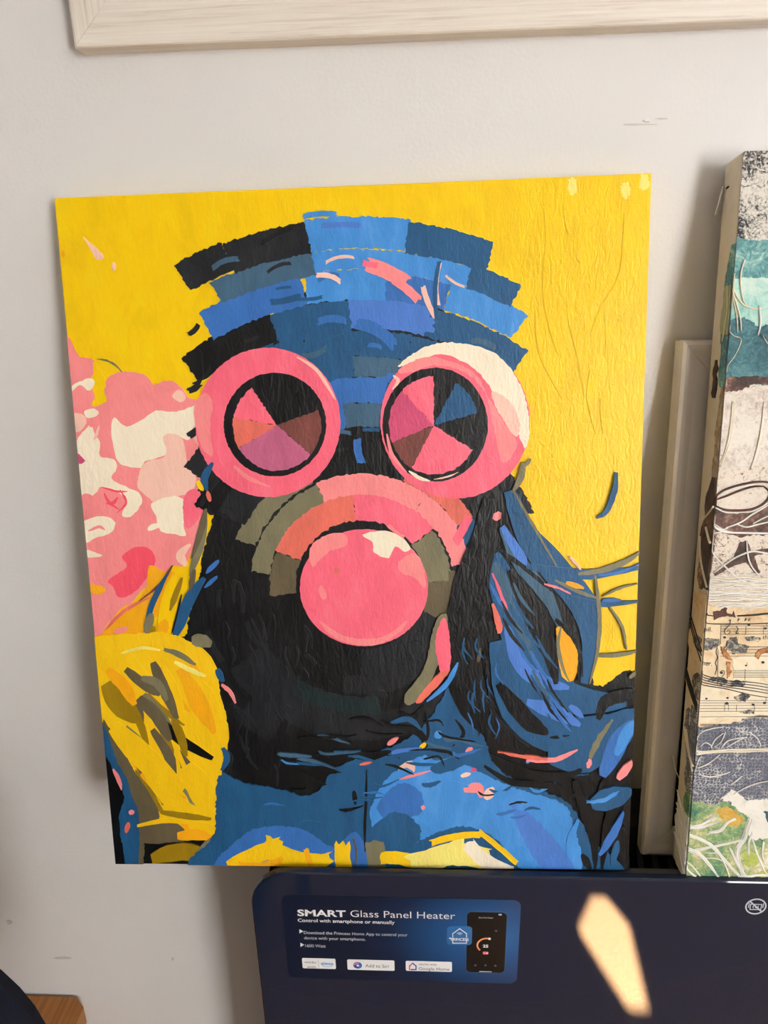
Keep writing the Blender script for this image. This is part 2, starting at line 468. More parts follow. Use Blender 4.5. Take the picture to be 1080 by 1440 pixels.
slet('works', 428, 444.5, 1353.6, 4.2, INK_G, 0, 0.0004); slet('with', 432, 444.5, 1360.4, 4.2, INK_G, 0, 0.0004)
prism('divider', hrect(447.8, 1349, 448.4, 1360.5, 0.0001, 1), H1, H1+0.0004, INK_G, sticker)
slet('alexa', 451.5, 469, 1356, 5.6, INK_B, 0.01, 0.0004)
def parc(name, pc, r0, r1, a0, a1, mat, h, n=20, ky=1.0):
    P = []
    for k in range(n+1):
        t = math.radians(a0+(a1-a0)*k/n); P.append((pc[0]+r1*math.cos(t), pc[1]+r1*ky*math.sin(t)))
    for k in range(n, -1, -1):
        t = math.radians(a0+(a1-a0)*k/n); P.append((pc[0]+r0*math.cos(t), pc[1]+r0*ky*math.sin(t)))
    return prism(name, P, H1, H1+h, mat, sticker)
def disc(name, pc, r, mat, h, n=24, ky=1.0): return prism(name, [(pc[0]+r*math.cos(2*math.pi*k/n), pc[1]+r*ky*math.sin(2*math.pi*k/n)) for k in range(n)], H1, H1+h, mat, sticker)
parc('swoosh', hpx(460, 1355), 9.2*PXM, 10*PXM, 220, 320, INK_B, 0.0004, 14, 0.55)
pc = hpx(503, 1357); disc('round_logo', pc, 6.3*PXM, INK_DB, 0.0004); 
parc('round_logo', pc, 3.4*PXM, 5.6*PXM, 60, 170, INK_PK, 0.0006); parc('round_logo', pc, 1.0*PXM, 4.6*PXM, -60, 30, INK_B, 0.0006); disc('round_logo', pc, 1.6*PXM, INK_W, 0.0007)
slet('Add to Siri', 514, 546.5, 1359.6, 6.2, INK_G, 0, 0.0004)
def poly_line(name, pts, w, mat, h, parent=None, base=None):
    parent = parent or sticker; base = H1 if base is None else base
    for (a_, c_) in zip(pts[:-1], pts[1:]):
        d = Vector((c_[0]-a_[0], c_[1]-a_[1])); L = d.length; d /= L; n = Vector((-d.y, d.x))*w/2; e = d*w*0.35
        prism(name, [(a_[0]-e.x+n.x, a_[1]-e.y+n.y), (a_[0]-e.x-n.x, a_[1]-e.y-n.y), (c_[0]+e.x-n.x, c_[1]+e.y-n.y), (c_[0]+e.x+n.x, c_[1]+e.y+n.y)], base, base+h, mat, parent)
poly_line('house_logo', [hpx(576, 1363), hpx(576, 1358), hpx(580.5, 1354)], 1.6*PXM, INK_R, 0.0004)
poly_line('house_logo', [hpx(580.5, 1354), hpx(585, 1358), hpx(585, 1363), hpx(578, 1363)], 1.6*PXM, INK_DB, 0.00045)
slet('works with', 589, 614, 1356.4, 3.6, INK_G, 0, 0.0004); slet('Google Home', 589, 632, 1363.4, 5.6, INK_G, 0, 0.0004)
prism('phone_rim', hrect(656.4, 1281.4, 709.8, 1368.6, 0.0042), H1, H1+0.0001, plain('ink_rim', rgb(70, 110, 150), 0.4), sticker)
prism('phone_picture', hrect(657, 1282, 709.2, 1368, 0.0038), H1, H1+0.0002, INK_K, sticker)
pc = hpx(684.5, 1329); parc('dial_arc', pc, 12.2*PXM, 14.4*PXM, 75, 225, INK_O, 0.0004); disc('dial_knob', (pc[0]+13.3*PXM*math.cos(math.radians(75)), pc[1]+13.3*PXM*math.sin(math.radians(75))), 1.9*PXM, INK_W, 0.0005)
slet('25', 679, 686.5, 1331.6, 5.2, INK_W, 0.03, 0.0004)
prism('toggle', hrect(679, 1337.8, 686.6, 1341.6, 0.0009, 3), H1, H1+0.0004, INK_PK, sticker); disc('toggle', hpx(685.2, 1339.7), 1.3*PXM, INK_W, 0.0005)
prism('home_bar', hrect(674, 1365.3, 691.4, 1366.5, 0.0002, 1), H1, H1+0.0004, INK_LG, sticker)
for u, v in ((668.5, 1357), (682.7, 1357), (696.5, 1357.6), (697.4, 1308.6)): disc('screen_icon', hpx(u, v), 1.7*PXM, INK_G, 0.0004, 10)
slet('Glass Panel Heater', 673, 693.5, 1290.6, 2.4, INK_LG, 0, 0.0004)
prism('battery_icon', hrect(701, 1284.8, 705.4, 1286.8, 0.0003, 1), H1, H1+0.0004, INK_LG, sticker)
prism('app_badge', hrect(628.4, 1301.5, 663.4, 1328.5, 0.0032), H1, H1+0.0005, INK_NB, sticker)
poly_line('app_logo', [hpx(636.6, 1317), hpx(636.6, 1312), hpx(646.3, 1305), hpx(656, 1312), hpx(656, 1317)], 1.2*PXM, INK_W, 0.0007)
poly_line('app_logo', [hpx(636.6, 1320.5), hpx(636.6, 1325.4), hpx(656, 1325.4), hpx(656, 1320.5)], 1.2*PXM, INK_W, 0.0007)
parc('app_logo', hpx(646.3, 1314.5), 4.6*PXM, 5.6*PXM, 45, 135, INK_LG, 0.0007, 8); parc('app_logo', hpx(646.3, 1314.5), 2.0*PXM, 3.4*PXM, 45, 135, INK_LG, 0.0007, 8)
slet('PRINCESS', 634, 659, 1321.4, 5.0, INK_W, 0.03, 0.0007)
disc('app_logo', hpx(632.6, 1318.5), 1.2*PXM, INK_W, 0.0007, 8)
# the do-not-cover sign printed on the glass
pc = hpx(1063, 1275); sg = prism('warning_sign', [(pc[0]+0.0074*math.cos(t*math.pi/20), pc[1]+0.0068*math.sin(t*math.pi/20)) for t in range(40)], HG, HG+0.0001, M_GLASS, heater)
def sarc(r0, r1): 
    P = [(pc[0]+r1*math.cos(k*math.pi/24), pc[1]+r1*math.sin(k*math.pi/24)) for k in range(49)]+[(pc[0]+r0*math.cos(k*math.pi/24), pc[1]+r0*math.sin(k*math.pi/24)) for k in range(48, -1, -1)]
    return prism('sign_ring', P, HG, HG+0.0003, INK_LG, sg)
sarc(0.0067, 0.0077)
c45 = 0.0070*0.72
poly_line('sign_slash', [(pc[0]-c45, pc[1]+c45), (pc[0]+c45, pc[1]-c45)], 0.0011, INK_LG, 0.0003, sg, HG)
poly_line('sign_icon', [(pc[0]-0.004, pc[1]-0.003), (pc[0]-0.004, pc[1]+0.0022), (pc[0]+0.004, pc[1]+0.0022), (pc[0]+0.004, pc[1]-0.003), (pc[0]-0.004, pc[1]-0.003)], 0.0006, INK_LG, 0.0003, sg, HG)
for k in range(3): poly_line('sign_icon', [(pc[0]-0.0018+0.0018*k, pc[1]+0.0006), (pc[0]-0.0022+0.0018*k, pc[1]-0.0006), (pc[0]-0.0014+0.0018*k, pc[1]-0.0016)], 0.0005, INK_LG, 0.0003, sg, HG)
poly_line('sign_icon', [(pc[0]-0.0052, pc[1]+0.003), (pc[0]-0.0052, pc[1]-0.001)], 0.0006, INK_LG, 0.0003, sg, HG)
poly_line('sign_icon', [(pc[0]+0.0052, pc[1]+0.003), (pc[0]+0.0052, pc[1]-0.001)], 0.0006, INK_LG, 0.0003, sg, HG)

# ------------------------------------------------------------------ pale wooden frame hung on the wall
FD = 0.017
fz = on_y(540, 50, -FD).z; fx = on_y(104, 67, -FD).x
FW, FH, FR = 0.62, 0.47, 0.062
frame = empty('picture_frame', Matrix.Translation((fx+FW/2, 0, fz)), 'wide picture frame of pale whitewashed wood hanging above the yellow painting', 'picture frame')
def mitre(name, poly, mat):
    b = bmesh.new()
    lo = [b.verts.new((x, 0, z)) for x, z in poly]; hi = [b.verts.new((x, -FD, z)) for x, z in poly]
    b.faces.new(lo); b.faces.new(hi[::-1]); n = len(poly)
    for i in range(n): b.faces.new((lo[i], hi[i], hi[(i+1) % n], lo[(i+1) % n]))
    es = [e for e in b.edges if abs(e.verts[0].co.y+FD) < 1e-6 and abs(e.verts[1].co.y+FD) < 1e-6]
    oe = [e for e in es if abs(e.verts[0].co.x-e.verts[1].co.x) < 1e-6 or abs(e.verts[0].co.z-e.verts[1].co.z) < 1e-6]
    bmesh.ops.bevel(b, geom=oe, offset=0.0022, segments=3, affect='EDGES', profile=0.5)
    return bmobj(name, b, mat, frame)
w2 = FW/2; g = 0.00018
mitre('rail', [(-w2+g, 0), (w2-g, 0), (w2-FR-g, FR), (-w2+FR+g, FR)], M_PALE_X)
mitre('rail', [(-w2+FR+g, FH-FR), (w2-FR-g, FH-FR), (w2-g, FH), (-w2+g, FH)], M_PALE_X)
mitre('stile', [(-w2, g), (-w2+FR, FR+g), (-w2+FR, FH-FR-g), (-w2, FH-g)], M_PALE_Z)
mitre('stile', [(w2, g), (w2, FH-g), (w2-FR, FH-FR-g), (w2-FR, FR+g)], M_PALE_Z)
box('mount_board', -w2+FR-0.004, w2-FR+0.004, -0.008, -0.001, FR-0.004, FH-FR+0.004, M_PAPER, frame)

# ------------------------------------------------------------------ oak table and dark chair at the lower left
TZ = -0.739
tx1 = -0.363
ob = Vector((-0.62, -0.2, FLOOR))
table = empty('side_table', Matrix.Translation(ob), 'low oak table with a clipped corner standing against the wall', 'table')
c1 = on_z(108, 1398, TZ); c2 = on_z(117, 1415, TZ)
poly = [(-0.90, -0.002), (c1.x, -0.002), (c2.x, c2.y), (c2.x-0.001, -0.13), (c2.x-0.012, -0.142), (-0.89, -0.142), (-0.90, -0.13)]
b = bmesh.new()
lo = [b.verts.new((x-ob.x, y-ob.y, TZ-0.024-ob.z)) for x, y in poly]; hi = [b.verts.new((x-ob.x, y-ob.y, TZ-ob.z)) for x, y in poly]
b.faces.new(lo); b.faces.new(hi[::-1])
for i in range(len(poly)): b.faces.new((lo[i], hi[i], hi[(i+1) % len(poly)], lo[(i+1) % len(poly)]))
bmesh.ops.bevel(b, geom=[e for e in b.edges if e.verts[0].co.z > TZ-ob.z-1e-4 and e.verts[1].co.z > TZ-ob.z-1e-4], offset=0.0015, segments=2, affect='EDGES')
bmobj('tabletop', b, M_OAK, table)
for x in (-0.87, -0.41):
    for y in (-0.12, -0.03): box('leg', x-0.018-ob.x, x+0.018-ob.x, y-0.018-ob.y, y+0.018-ob.y, 0, TZ-0.024-ob.z, M_OAK, table, 0.003)

M_NAVY = plain('navy_fabric', rgb(13, 19, 33), 0.85, 0.25, 0, 0.25, 700)
M_CH = plain('black_steel', rgb(16, 17, 19), 0.4, 0.5)
CY = -0.30
p1 = on_y(0, 1380, CY); p2 = on_y(55, 1440, CY)
dv = Vector((p2.x-p1.x, p2.z-p1.z)).normalized(); nv = Vector((-dv.y, dv.x))
if nv.x < 0: nv = -nv
CR = 0.09
cc = Vector(((p1.x+p2.x)/2, (p1.z+p2.z)/2)) - nv*CR
xr, zt = cc.x+CR, cc.y+CR
chb = Vector((xr-0.22, -0.48, FLOOR))
chair = empty('chair', Matrix.Translation(chb), 'dark navy upholstered chair with a rounded backrest in front of the oak table', 'chair')
def cset(d): return rrect(xr-0.44-chb.x+d, xr-chb.x-d, 0.52+d, zt-chb.z-d, CR-d, 10)
loft('backrest', [(cset(0.012), CY-0.034-chb.y), (cset(0.004), CY-0.030-chb.y), (cset(0), CY-0.022-chb.y), (cset(0), CY-chb.y), (cset(0.004), CY+0.008-chb.y), (cset(0.012), CY+0.012-chb.y)][::-1], M_NAVY, chair)
box('seat', -0.22, 0.22, -0.24, 0.18, 0.42, 0.48, M_NAVY, chair, 0.02, 3)
for sx in (-0.19, 0.19):
    tube('leg', [(sx, -0.21, 0), (sx*0.95, -0.19, 0.42)], 0.012, M_CH, chair, 10)
    tube('leg', [(sx, 0.2, 0), (sx, 0.15, 0.43)], 0.012, M_CH, chair, 10)
    tube('back_post', [(sx*0.7, 0.16, 0.45), (sx*0.7, 0.2, 0.60)], 0.011, M_CH, chair, 10)

# ------------------------------------------------------------------ white frame leaning behind the collage canvas
f0 = on_z(903, 1205, ZH-0.015); f1 = on_y(960, 478, -0.0185)
Zf = f1-f0; Hf = Zf.length
F2 = Frame(f0, Vector((1, 0, -Zf.x/Zf.z)), Zf)
lean = empty('leaning_frame', F2.M, 'slim white lacquered frame leaning on the wall behind the collage canvas', 'picture frame')
PW, PT, PL = 0.0235, 0.014, 0.24
def profile_bar(name, a0, a1, vertical, flip=False):
    # cross-section (across, out): outer side sloping up to a rounded ridge, then a flat face falling to a lip
    prof = [(0.0, -PT), (0.0, -0.004), (0.0012, -0.0012), (0.0035, 0.0), (0.0065, -0.0006), (0.011, -0.0020), (0.020, -0.0032), (PW-0.001, -0.0036), (PW, -0.0046), (PW, -PT)]
    # along the bar mitre each end
    v = []; n = len(prof)
    for end in (0, 1):
        for c_, o_ in prof:
            s = a0+c_ if end == 0 else a1-c_
            if vertical: x, z = ((c_ if not flip else PL-c_), s)
            else: x, z = (s, (c_ if not flip else Hf-c_))
            v.append((x, -o_, z))
    f = [(i, (i+1) % n, (i+1) % n+n, i+n) for i in range(n)] + [tuple(range(n)), tuple(range(2*n-1, n-1, -1))]
    b = bmesh.new(); me = bpy.data.meshes.new('t'); me.from_pydata(v, [], f); b.from_mesh(me); bpy.data.meshes.remove(me)
    return bmobj(name, b, M_WHITE_FRAME, lean)
gg = 0.00015
profile_bar('stile', gg, Hf-gg, True); profile_bar('stile', gg, Hf-gg, True, True)
profile_bar('rail', gg, PL-gg, False); profile_bar('rail', gg, PL-gg, False, True)
box('dark_panel', PW-0.004, PL-PW+0.004, 0.008, 0.013, PW-0.004, Hf-PW+0.004, M_BLACK, lean)  # plain black panel filling the frame opening

# ------------------------------------------------------------------ mixed-media collage canvas
c0 = on_z(963, 1238, ZH+0.002); ct = on_y(1045, 212, -0.03)
Zc = ct-c0; HC = Zc.length; WC = 0.40; TC = 0.027
C = Frame(c0, Vector((1, 0, -Zc.x/Zc.z)), Zc)
collage = empty('collage_canvas', C.M, 'deep collage canvas of torn papers, sheet music and threads standing on the heater', 'canvas')
M_SIDE = plain('gessoed_side', rgb(222, 214, 200), 0.75, 0.25, 0, 0.04, 120)
box('canvas_block', 0, WC, 0, TC, 0, HC, M_SIDE, collage, 0.0016, 2)
def edge_u(v): return 1045-82*(v-212)/1026.0
def zrow(v): return C.px(edge_u(v), v)[1]
def grunge(name, stops, scale, stretch=(1, 1, 1), detail=8, rough=0.75, vor=None, bumpk=0.4, big=None, bigk=0.9, warp=0.7):
    m_, nt, b = mat_new(name)
    v = coords(nt, stretch); f = noise_n(nt, v, scale, detail, rough, warp)
    if big:
        fb = noise_n(nt, coords(nt), big, 3, 0.5, 0.5)
        ma = N(nt, 'ShaderNodeMath', operation='MULTIPLY_ADD'); ma.inputs[1].default_value = bigk; nt.links.new(fb, ma.inputs[0])
        mb = N(nt, 'ShaderNodeMath', operation='ADD'); nt.links.new(f, mb.inputs[0]); mb.inputs[1].default_value = -0.5*bigk
        nt.links.new(mb.outputs[0], ma.inputs[2]); f = ma.outputs[0]
    if vor:
        vo = N(nt, 'ShaderNodeTexVoronoi', feature='DISTANCE_TO_EDGE'); vo.inputs['Scale'].default_value = vor; nt.links.new(v, vo.inputs['Vector'])
        mx = N(nt, 'ShaderNodeMath', operation='MULTIPLY_ADD'); mx.inputs[1].default_value = 0.35
        nt.links.new(vo.outputs[0], mx.inputs[0]); nt.links.new(f, mx.inputs[2]); f = mx.outputs[0]
    nt.links.new(ramp(nt, f, stops), b.inputs['Base Color'])
    b.inputs['Roughness'].default_value = 0.6
    bump(nt, b, f, bumpk, 0.001); return m_
G_BW = grunge('inked_paper', [(0.40, rgb(30, 31, 34)), (0.49, rgb(92, 92, 92)), (0.56, rgb(196, 192, 182)), (0.66, rgb(224, 219, 208))], 170, vor=420, big=22, bigk=0.8, warp=2.2)
G_TEAL = grunge('teal_wash', [(0.30, rgb(38, 84, 92)), (0.45, rgb(72, 130, 138)), (0.58, rgb(112, 172, 170)), (0.72, rgb(190, 218, 206))], 150, big=24, warp=1.5)
G_MINT = grunge('mint_wash', [(0.30, rgb(104, 176, 172)), (0.5, rgb(158, 212, 202)), (0.7, rgb(208, 232, 220))], 110, big=20)
G_DTEAL = grunge('deep_teal_wash', [(0.30, rgb(22, 58, 70)), (0.5, rgb(46, 102, 114)), (0.75, rgb(98, 152, 156))], 170, big=24, warp=1.5)
G_WASHW = grunge('white_wash', [(0.30, rgb(120, 96, 84)), (0.38, rgb(196, 182, 168)), (0.55, rgb(232, 224, 212)), (0.8, rgb(240, 234, 224))], 260, big=26, bigk=0.5)
G_SPK = grunge('speckled_paper', [(0.34, rgb(84, 56, 48)), (0.40, rgb(178, 156, 140)), (0.46, rgb(228, 216, 200)), (0.8, rgb(240, 232, 220))], 480, big=30, bigk=0.35)
G_BRN = grunge('umber_stain', [(0.34, rgb(52, 32, 28)), (0.5, rgb(104, 70, 60)), (0.62, rgb(150, 116, 100)), (0.78, rgb(224, 206, 188))], 240, big=40, bigk=0.9)
G_DKBR = grunge('dark_umber', [(0.34, rgb(40, 26, 22)), (0.55, rgb(86, 58, 48)), (0.75, rgb(140, 112, 92))], 240, big=40)
G_MUS = grunge('aged_music_paper', [(0.22, rgb(206, 164, 112)), (0.42, rgb(232, 208, 168)), (0.65, rgb(242, 224, 188)), (0.8, rgb(246, 234, 206))], 90, big=24, bigk=0.8)
G_MUSL = grunge('pale_music_paper', [(0.30, rgb(214, 188, 146)), (0.45, rgb(240, 226, 196)), (0.7, rgb(246, 238, 214))], 40)
G_SMUD = grunge('ink_smudge', [(0.40, rgb(36, 38, 44)), (0.50, rgb(96, 96, 98)), (0.60, rgb(222, 206, 172)), (0.7, rgb(238, 222, 188))], 170)
G_RUST = grunge('rust_stain', [(0.35, rgb(120, 66, 28)), (0.5, rgb(176, 112, 56)), (0.68, rgb(226, 180, 120))], 150)
def weave_mat():
    m_, nt, b = mat_new('grey_scrim')
    v = coords(nt)
    w1 = N(nt, 'ShaderNodeTexWave', wave_type='BANDS', bands_direction='X'); w1.inputs['Scale'].default_value = 120; w1.inputs['Distortion'].default_value = 7; w1.inputs['Detail Scale'].default_value = 3
    w2_ = N(nt, 'ShaderNodeTexWave', wave_type='BANDS', bands_direction='Z'); w2_.inputs['Scale'].default_value = 120; w2_.inputs['Distortion'].default_value = 7; w2_.inputs['Detail Scale'].default_value = 3
    nt.links.new(v, w1.inputs['Vector']); nt.links.new(v, w2_.inputs['Vector'])
    mx = N(nt, 'ShaderNodeMath', operation='MAXIMUM'); nt.links.new(w1.outputs['Fac'], mx.inputs[0]); nt.links.new(w2_.outputs['Fac'], mx.inputs[1])
    f = noise_n(nt, v, 45, 8, 0.8, 1.0); m2 = N(nt, 'ShaderNodeMath', operation='MULTIPLY'); nt.links.new(mx.outputs[0], m2.inputs[0]); nt.links.new(f, m2.inputs[1])
    nt.links.new(ramp(nt, m2.outputs[0], [(0.30, rgb(98, 102, 118)), (0.46, rgb(132, 136, 148)), (0.54, rgb(196, 200, 198)), (0.66, rgb(226, 228, 218))]), b.inputs['Base Color'])
    b.inputs['Roughness'].default_value = 0.7; bump(nt, b, mx.outputs[0], 0.5, 0.001); return m_
G_GREY = weave_mat()
G_GREEN = grunge('green_wash', [(0.28, rgb(58, 120, 98)), (0.42, rgb(116, 156, 108)), (0.52, rgb(164, 182, 126)), (0.62, rgb(208, 204, 148)), (0.74, rgb(236, 234, 212))], 260, big=26, bigk=1.2)
G_LIME = grunge('lime_wash', [(0.35, rgb(150, 176, 60)), (0.6, rgb(196, 206, 110)), (0.8, rgb(236, 236, 210))], 120)
G_GOLD = grunge('gold_wash', [(0.35, rgb(196, 140, 30)), (0.55, rgb(214, 180, 84)), (0.75, rgb(190, 194, 130))], 140)
G_WHT = grunge('white_gesso', [(0.34, rgb(196, 200, 190)), (0.46, rgb(234, 232, 222)), (0.8, rgb(242, 240, 232))], 90)
M_FIB = plain('cream_fibre', rgb(240, 230, 208), 0.6, 0.3); M_FIBW = plain('white_fibre', rgb(240, 238, 232), 0.55, 0.3)
M_INK = plain('printing_ink', rgb(52, 48, 46), 0.7); M_CORD = plain('black_cord', rgb(30, 30, 32), 0.6); M_UMB = plain('umber_ink', rgb(96, 64, 54), 0.7, 0.3, 0, 0.3, 300)

def jag(pts, amp, rr):
    out = []
    for i, p in enumerate(pts):
        out.append((p[0]+rr.uniform(-amp, amp), p[1]+rr.uniform(-amp, amp)))
    return out
cr = random.Random(3)
def dense(pts, step):
    out = []
    for i in range(len(pts)):
        a_, c_ = pts[i], pts[(i+1) % len(pts)]
        n = max(1, int(math.hypot(c_[0]-a_[0], c_[1]-a_[1])/step))
        out += [(a_[0]+(c_[0]-a_[0])*k/n, a_[1]+(c_[1]-a_[1])*k/n) for k in range(n)]
    return out
def cpatch(name, pts, h, mat, amp=1.0, step=3.0, smooth=False):
    p = catmull(pts, 4) if smooth else pts
    p = jag(dense(p, step), amp, cr)
    q = clip([C.px(u, v) for u, v in p], 0.0003, WC-0.0003, 0.0003, HC-0.0003)
    if len(q) < 3: return None
    return prism(name, q, -0.0001, h, mat, collage)
def spatch(name, v0, v1, fr0, fr1, h, mat, amp=0.0022):
    """strip on the left side: rows v0..v1, from depth fr0*TC (front) to fr1*TC"""
    z1, z0 = zrow(v0), zrow(v1); n = max(4, int((z1-z0)/0.003)); P = []; ph = cr.uniform(0, 6)
    for k in range(n+1): P.append((fr0*TC+(0.0004 if fr0 == 0 else cr.uniform(-amp, amp)), z0+(z1-z0)*k/n))
    for k in range(n, -1, -1): P.append((max(fr0*TC+0.001, min(TC-0.0003, fr0*TC+(fr1-fr0)*TC*(0.55+0.45*max(0.0, math.sin(math.pi*k/n))**0.5+0.12*math.sin(ph+k*0.6))+cr.uniform(-amp, amp)*0.5)), z0+(z1-z0)*k/n))
    nn = len(P)
    vv = [(-h, y, max(0.0005, min(HC-0.0005, z))) for y, z in P]+[(0.0001, y, max(0.0005, min(HC-0.0005, z))) for y, z in P]
    f = [tuple(range(nn))]+[(i, i+nn, (i+1) % nn+nn, (i+1) % nn) for i in range(nn)]
    b_ = bmesh.new(); me = bpy.data.meshes.new('t'); me.from_pydata(vv, [], f); b_.from_mesh(me); bpy.data.meshes.remove(me)
    return bmobj(name, b_, mat, collage)
XR = 1700                                        # papers run on to the far edge of the canvas, out of the picture
cpatch('torn_paper', [(900, 190), (XR, 150), (XR, 360), (900, 352)], 0.0004, G_BW, 1.2)
cpatch('torn_paper', [(900, 338), (1012, 337), (1030, 334), (1060, 338), (XR, 330), (XR, 420), (900, 420)], 0.0006, G_TEAL, 1.0)
cpatch('torn_paper', [(900, 392), (1018, 393), (1040, 391), (XR, 385), (XR, 470), (900, 462)], 0.0008, G_MINT, 1.2)
cpatch('torn_paper', [(900, 452), (1020, 452), (1045, 446), (1065, 458), (XR, 440), (XR, 545), (900, 540)], 0.0009, G_DTEAL, 2.0)
cpatch('torn_paper', [(900, 530), (1012, 532), (1040, 529), (1060, 533), (XR, 525), (XR, 850), (900, 850)], 0.0006, G_SPK, 1.0)
cpatch('torn_paper', [(900, 532), (1012, 531), (1035, 530), (1060, 529), (XR, 529), (XR, 548), (1060, 540), (1040, 549), (1018, 551), (900, 548)], 0.0011, G_BRN, 1.4)
cpatch('torn_paper', [(900, 552), (1020, 552), (1045, 548), (XR, 540), (XR, 668), (1060, 655), (1010, 660), (900, 660)], 0.0009, G_WASHW, 1.6)
cpatch('torn_paper', [(990, 695), (1005, 715), (1035, 722), (1062, 716), (1080, 708), (XR, 700), (XR, 765), (1060, 752), (1040, 755), (1010, 748), (1000, 765), (985, 770), (988, 720)], 0.0009, G_BRN, 1.2)
cpatch('torn_paper', [(980, 722), (1005, 728), (1004, 770), (1002, 790), (992, 825), (975, 830)], 0.0010, G_BRN, 1.2)
cpatch('torn_paper', [(1040, 762), (1050, 760), (1056, 775), (1080, 770), (1080, 776), (1060, 782), (1068, 805), (1062, 808), (1048, 790), (1020, 800), (1005, 812), (1002, 806), (1030, 786)], 0.0009, G_DKBR, 0.8)
cpatch('sheet_music', [(900, 842), (990, 848), (1010, 855), (1040, 850), (XR, 846), (XR, 1030), (900, 1030)], 0.0007, G_MUS, 1.0)
cpatch('sheet_music', [(1030, 925), (1050, 920), (1080, 915), (XR, 910), (XR, 1000), (1050, 1010), (985, 1016), (900, 1018), (900, 965), (1000, 962), (1030, 955)], 0.0009, G_MUSL, 1.5)
cpatch('torn_paper', [(900, 806), (990, 812), (1020, 806), (XR, 800), (XR, 852), (1075, 851), (1060, 856), (1045, 857), (1035, 852), (1015, 855), (1000, 851), (985, 842), (900, 840)], 0.0012, G_WASHW, 1.0)
cpatch('torn_paper', [(900, 1022), (980, 1021), (1020, 1018), (1040, 1013), (1055, 1006), (1080, 1004), (XR, 990), (XR, 1145), (900, 1150)], 0.0009, G_GREY, 1.5)
cpatch('torn_paper', [(900, 1128), (985, 1126), (1000, 1132), (1020, 1126), (1040, 1136), (1060, 1130), (XR, 1130), (XR, 1300), (900, 1300)], 0.0011, G_GREEN, 1.6)
cpatch('torn_paper', [(1012, 1122), (1028, 1110), (1050, 1126), (1080, 1122), (XR, 1120), (XR, 1170), (1080, 1176), (1060, 1180), (1048, 1168), (1054, 1148), (1036, 1136), (1024, 1126)], 0.0013, G_WHT, 2.0)
cpatch('torn_paper', [(1006, 1140), (1022, 1132), (1036, 1142), (1046, 1150), (1034, 1162), (1020, 1158)], 0.0013, G_GOLD, 1.8)
cpatch('torn_paper', [(1073, 1140), (XR, 1132), (XR, 1152), (1078, 1154)], 0.0014, G_DTEAL, 1.2)
cpatch('torn_paper', [(1042, 1198), (1056, 1196), (1066, 1204), (1062, 1216), (1048, 1216)], 0.0013, G_LIME, 1.5)
cpatch('torn_paper', [(1060, 1228), (1080, 1220), (XR, 1215), (XR, 1232), (1070, 1232)], 0.0013, G_LIME, 1.5)
# smudges, rust and the torn umber scrap on the music paper
for P in ([(170, 720), (280, 690), (450, 700), (470, 760), (400, 830), (290, 850), (200, 800)], [(600, 690), (680, 670), (700, 760), (830, 790), (800, 880), (640, 900), (560, 820), (540, 760)], [(760, 680), (900, 670), (990, 690), (950, 740), (820, 730)]):
    cpatch('ink_smudge', Zm(960, 820, 9, P), 0.0010, G_SMUD, 1.0, 2.0)
for P in ([(600, 320), (800, 330), (760, 400), (600, 400), (420, 380), (440, 320)], [(640, 540), (760, 480), (850, 520), (780, 590), (680, 580)], [(700, 720), (900, 690), (900, 740), (760, 750)], [(380, 280), (520, 290), (600, 350), (300, 330)]):
    cpatch('ink_smudge', Zm(960, 920, 9, P), 0.0012, G_SMUD, 1.0, 2.0)
for P in ([(950, 840), (1080, 800), (1080, 860), (985, 900), (950, 960), (900, 920)], [(470, 800), (540, 840), (620, 970), (560, 960), (500, 900)], [(540, 990), (600, 1000), (590, 1080), (620, 1110), (560, 1200)]):
    cpatch('rust_stain', Zm(960, 820, 9, P), 0.0013, G_RUST, 0.7, 2.0)
cpatch('umber_scrap', Zm(960, 820, 9, [(380, 360), (440, 345), (470, 350), (520, 300), (560, 310), (540, 350), (560, 380), (620, 390), (640, 350), (660, 430), (560, 410), (460, 425), (390, 460)]), 0.0014, M_UMB, 0.4, 2.0)
# side of the canvas
spatch('torn_paper', 342, 545, 0.0, 0.42, 0.0004, G_TEAL); spatch('torn_paper', 400, 470, 0.0, 0.5, 0.0006, plain('green_tint', rgb(168, 172, 136), 0.7, 0.3, 0, 0.12, 200))
spatch('torn_paper', 505, 560, 0.45, 0.72, 0.0006, G_DKBR); spatch('torn_paper', 545, 830, 0.0, 0.30, 0.0005, grunge('tan_edge', [(0.34, rgb(70, 48, 34)), (0.46, rgb(150, 128, 96)), (0.7, rgb(206, 190, 160))], 160))
spatch('torn_paper', 672, 830, 0.0, 0.55, 0.0007, G_DKBR); spatch('torn_paper', 730, 835, 0.3, 0.70, 0.0006, G_BRN)
spatch('sheet_music', 838, 1010, 0.0, 0.93, 0.0006, G_MUS); spatch('ink_smudge', 900, 920, 0.1, 0.7, 0.0008, G_SMUD); spatch('ink_smudge', 950, 985, 0.0, 0.45, 0.0008, G_SMUD)
spatch('torn_paper', 1000, 1120, 0.0, 0.55, 0.0008, G_GREY); spatch('torn_paper', 1010, 1045, 0.5, 0.8, 0.0007, G_GREY)
spatch('torn_paper', 1118, 1150, 0.0, 0.45, 0.0009, G_GREEN); spatch('torn_paper', 1150, 1236, 0.0, 0.9, 0.0007, G_WHT)
def sline(P, w, mat, name='thread', h=0.0009):   # P: (depth fraction, row) along the side
    pts = catmull([(f*TC, zrow(v)) for f, v in P], 5, False)
    return tube(name, [(-h, y, z) for y, z in pts], w, mat, collage, 5)
sline([(0.95, 880), (0.5, 897), (0.1, 913), (0.0, 916)], 0.0005, M_CORD); sline([(0.95, 886), (0.5, 905), (0.0, 922)], 0.0004, M_CORD); sline([(0.95, 892), (0.45, 914), (0.0, 930)], 0.0004, M_CORD)
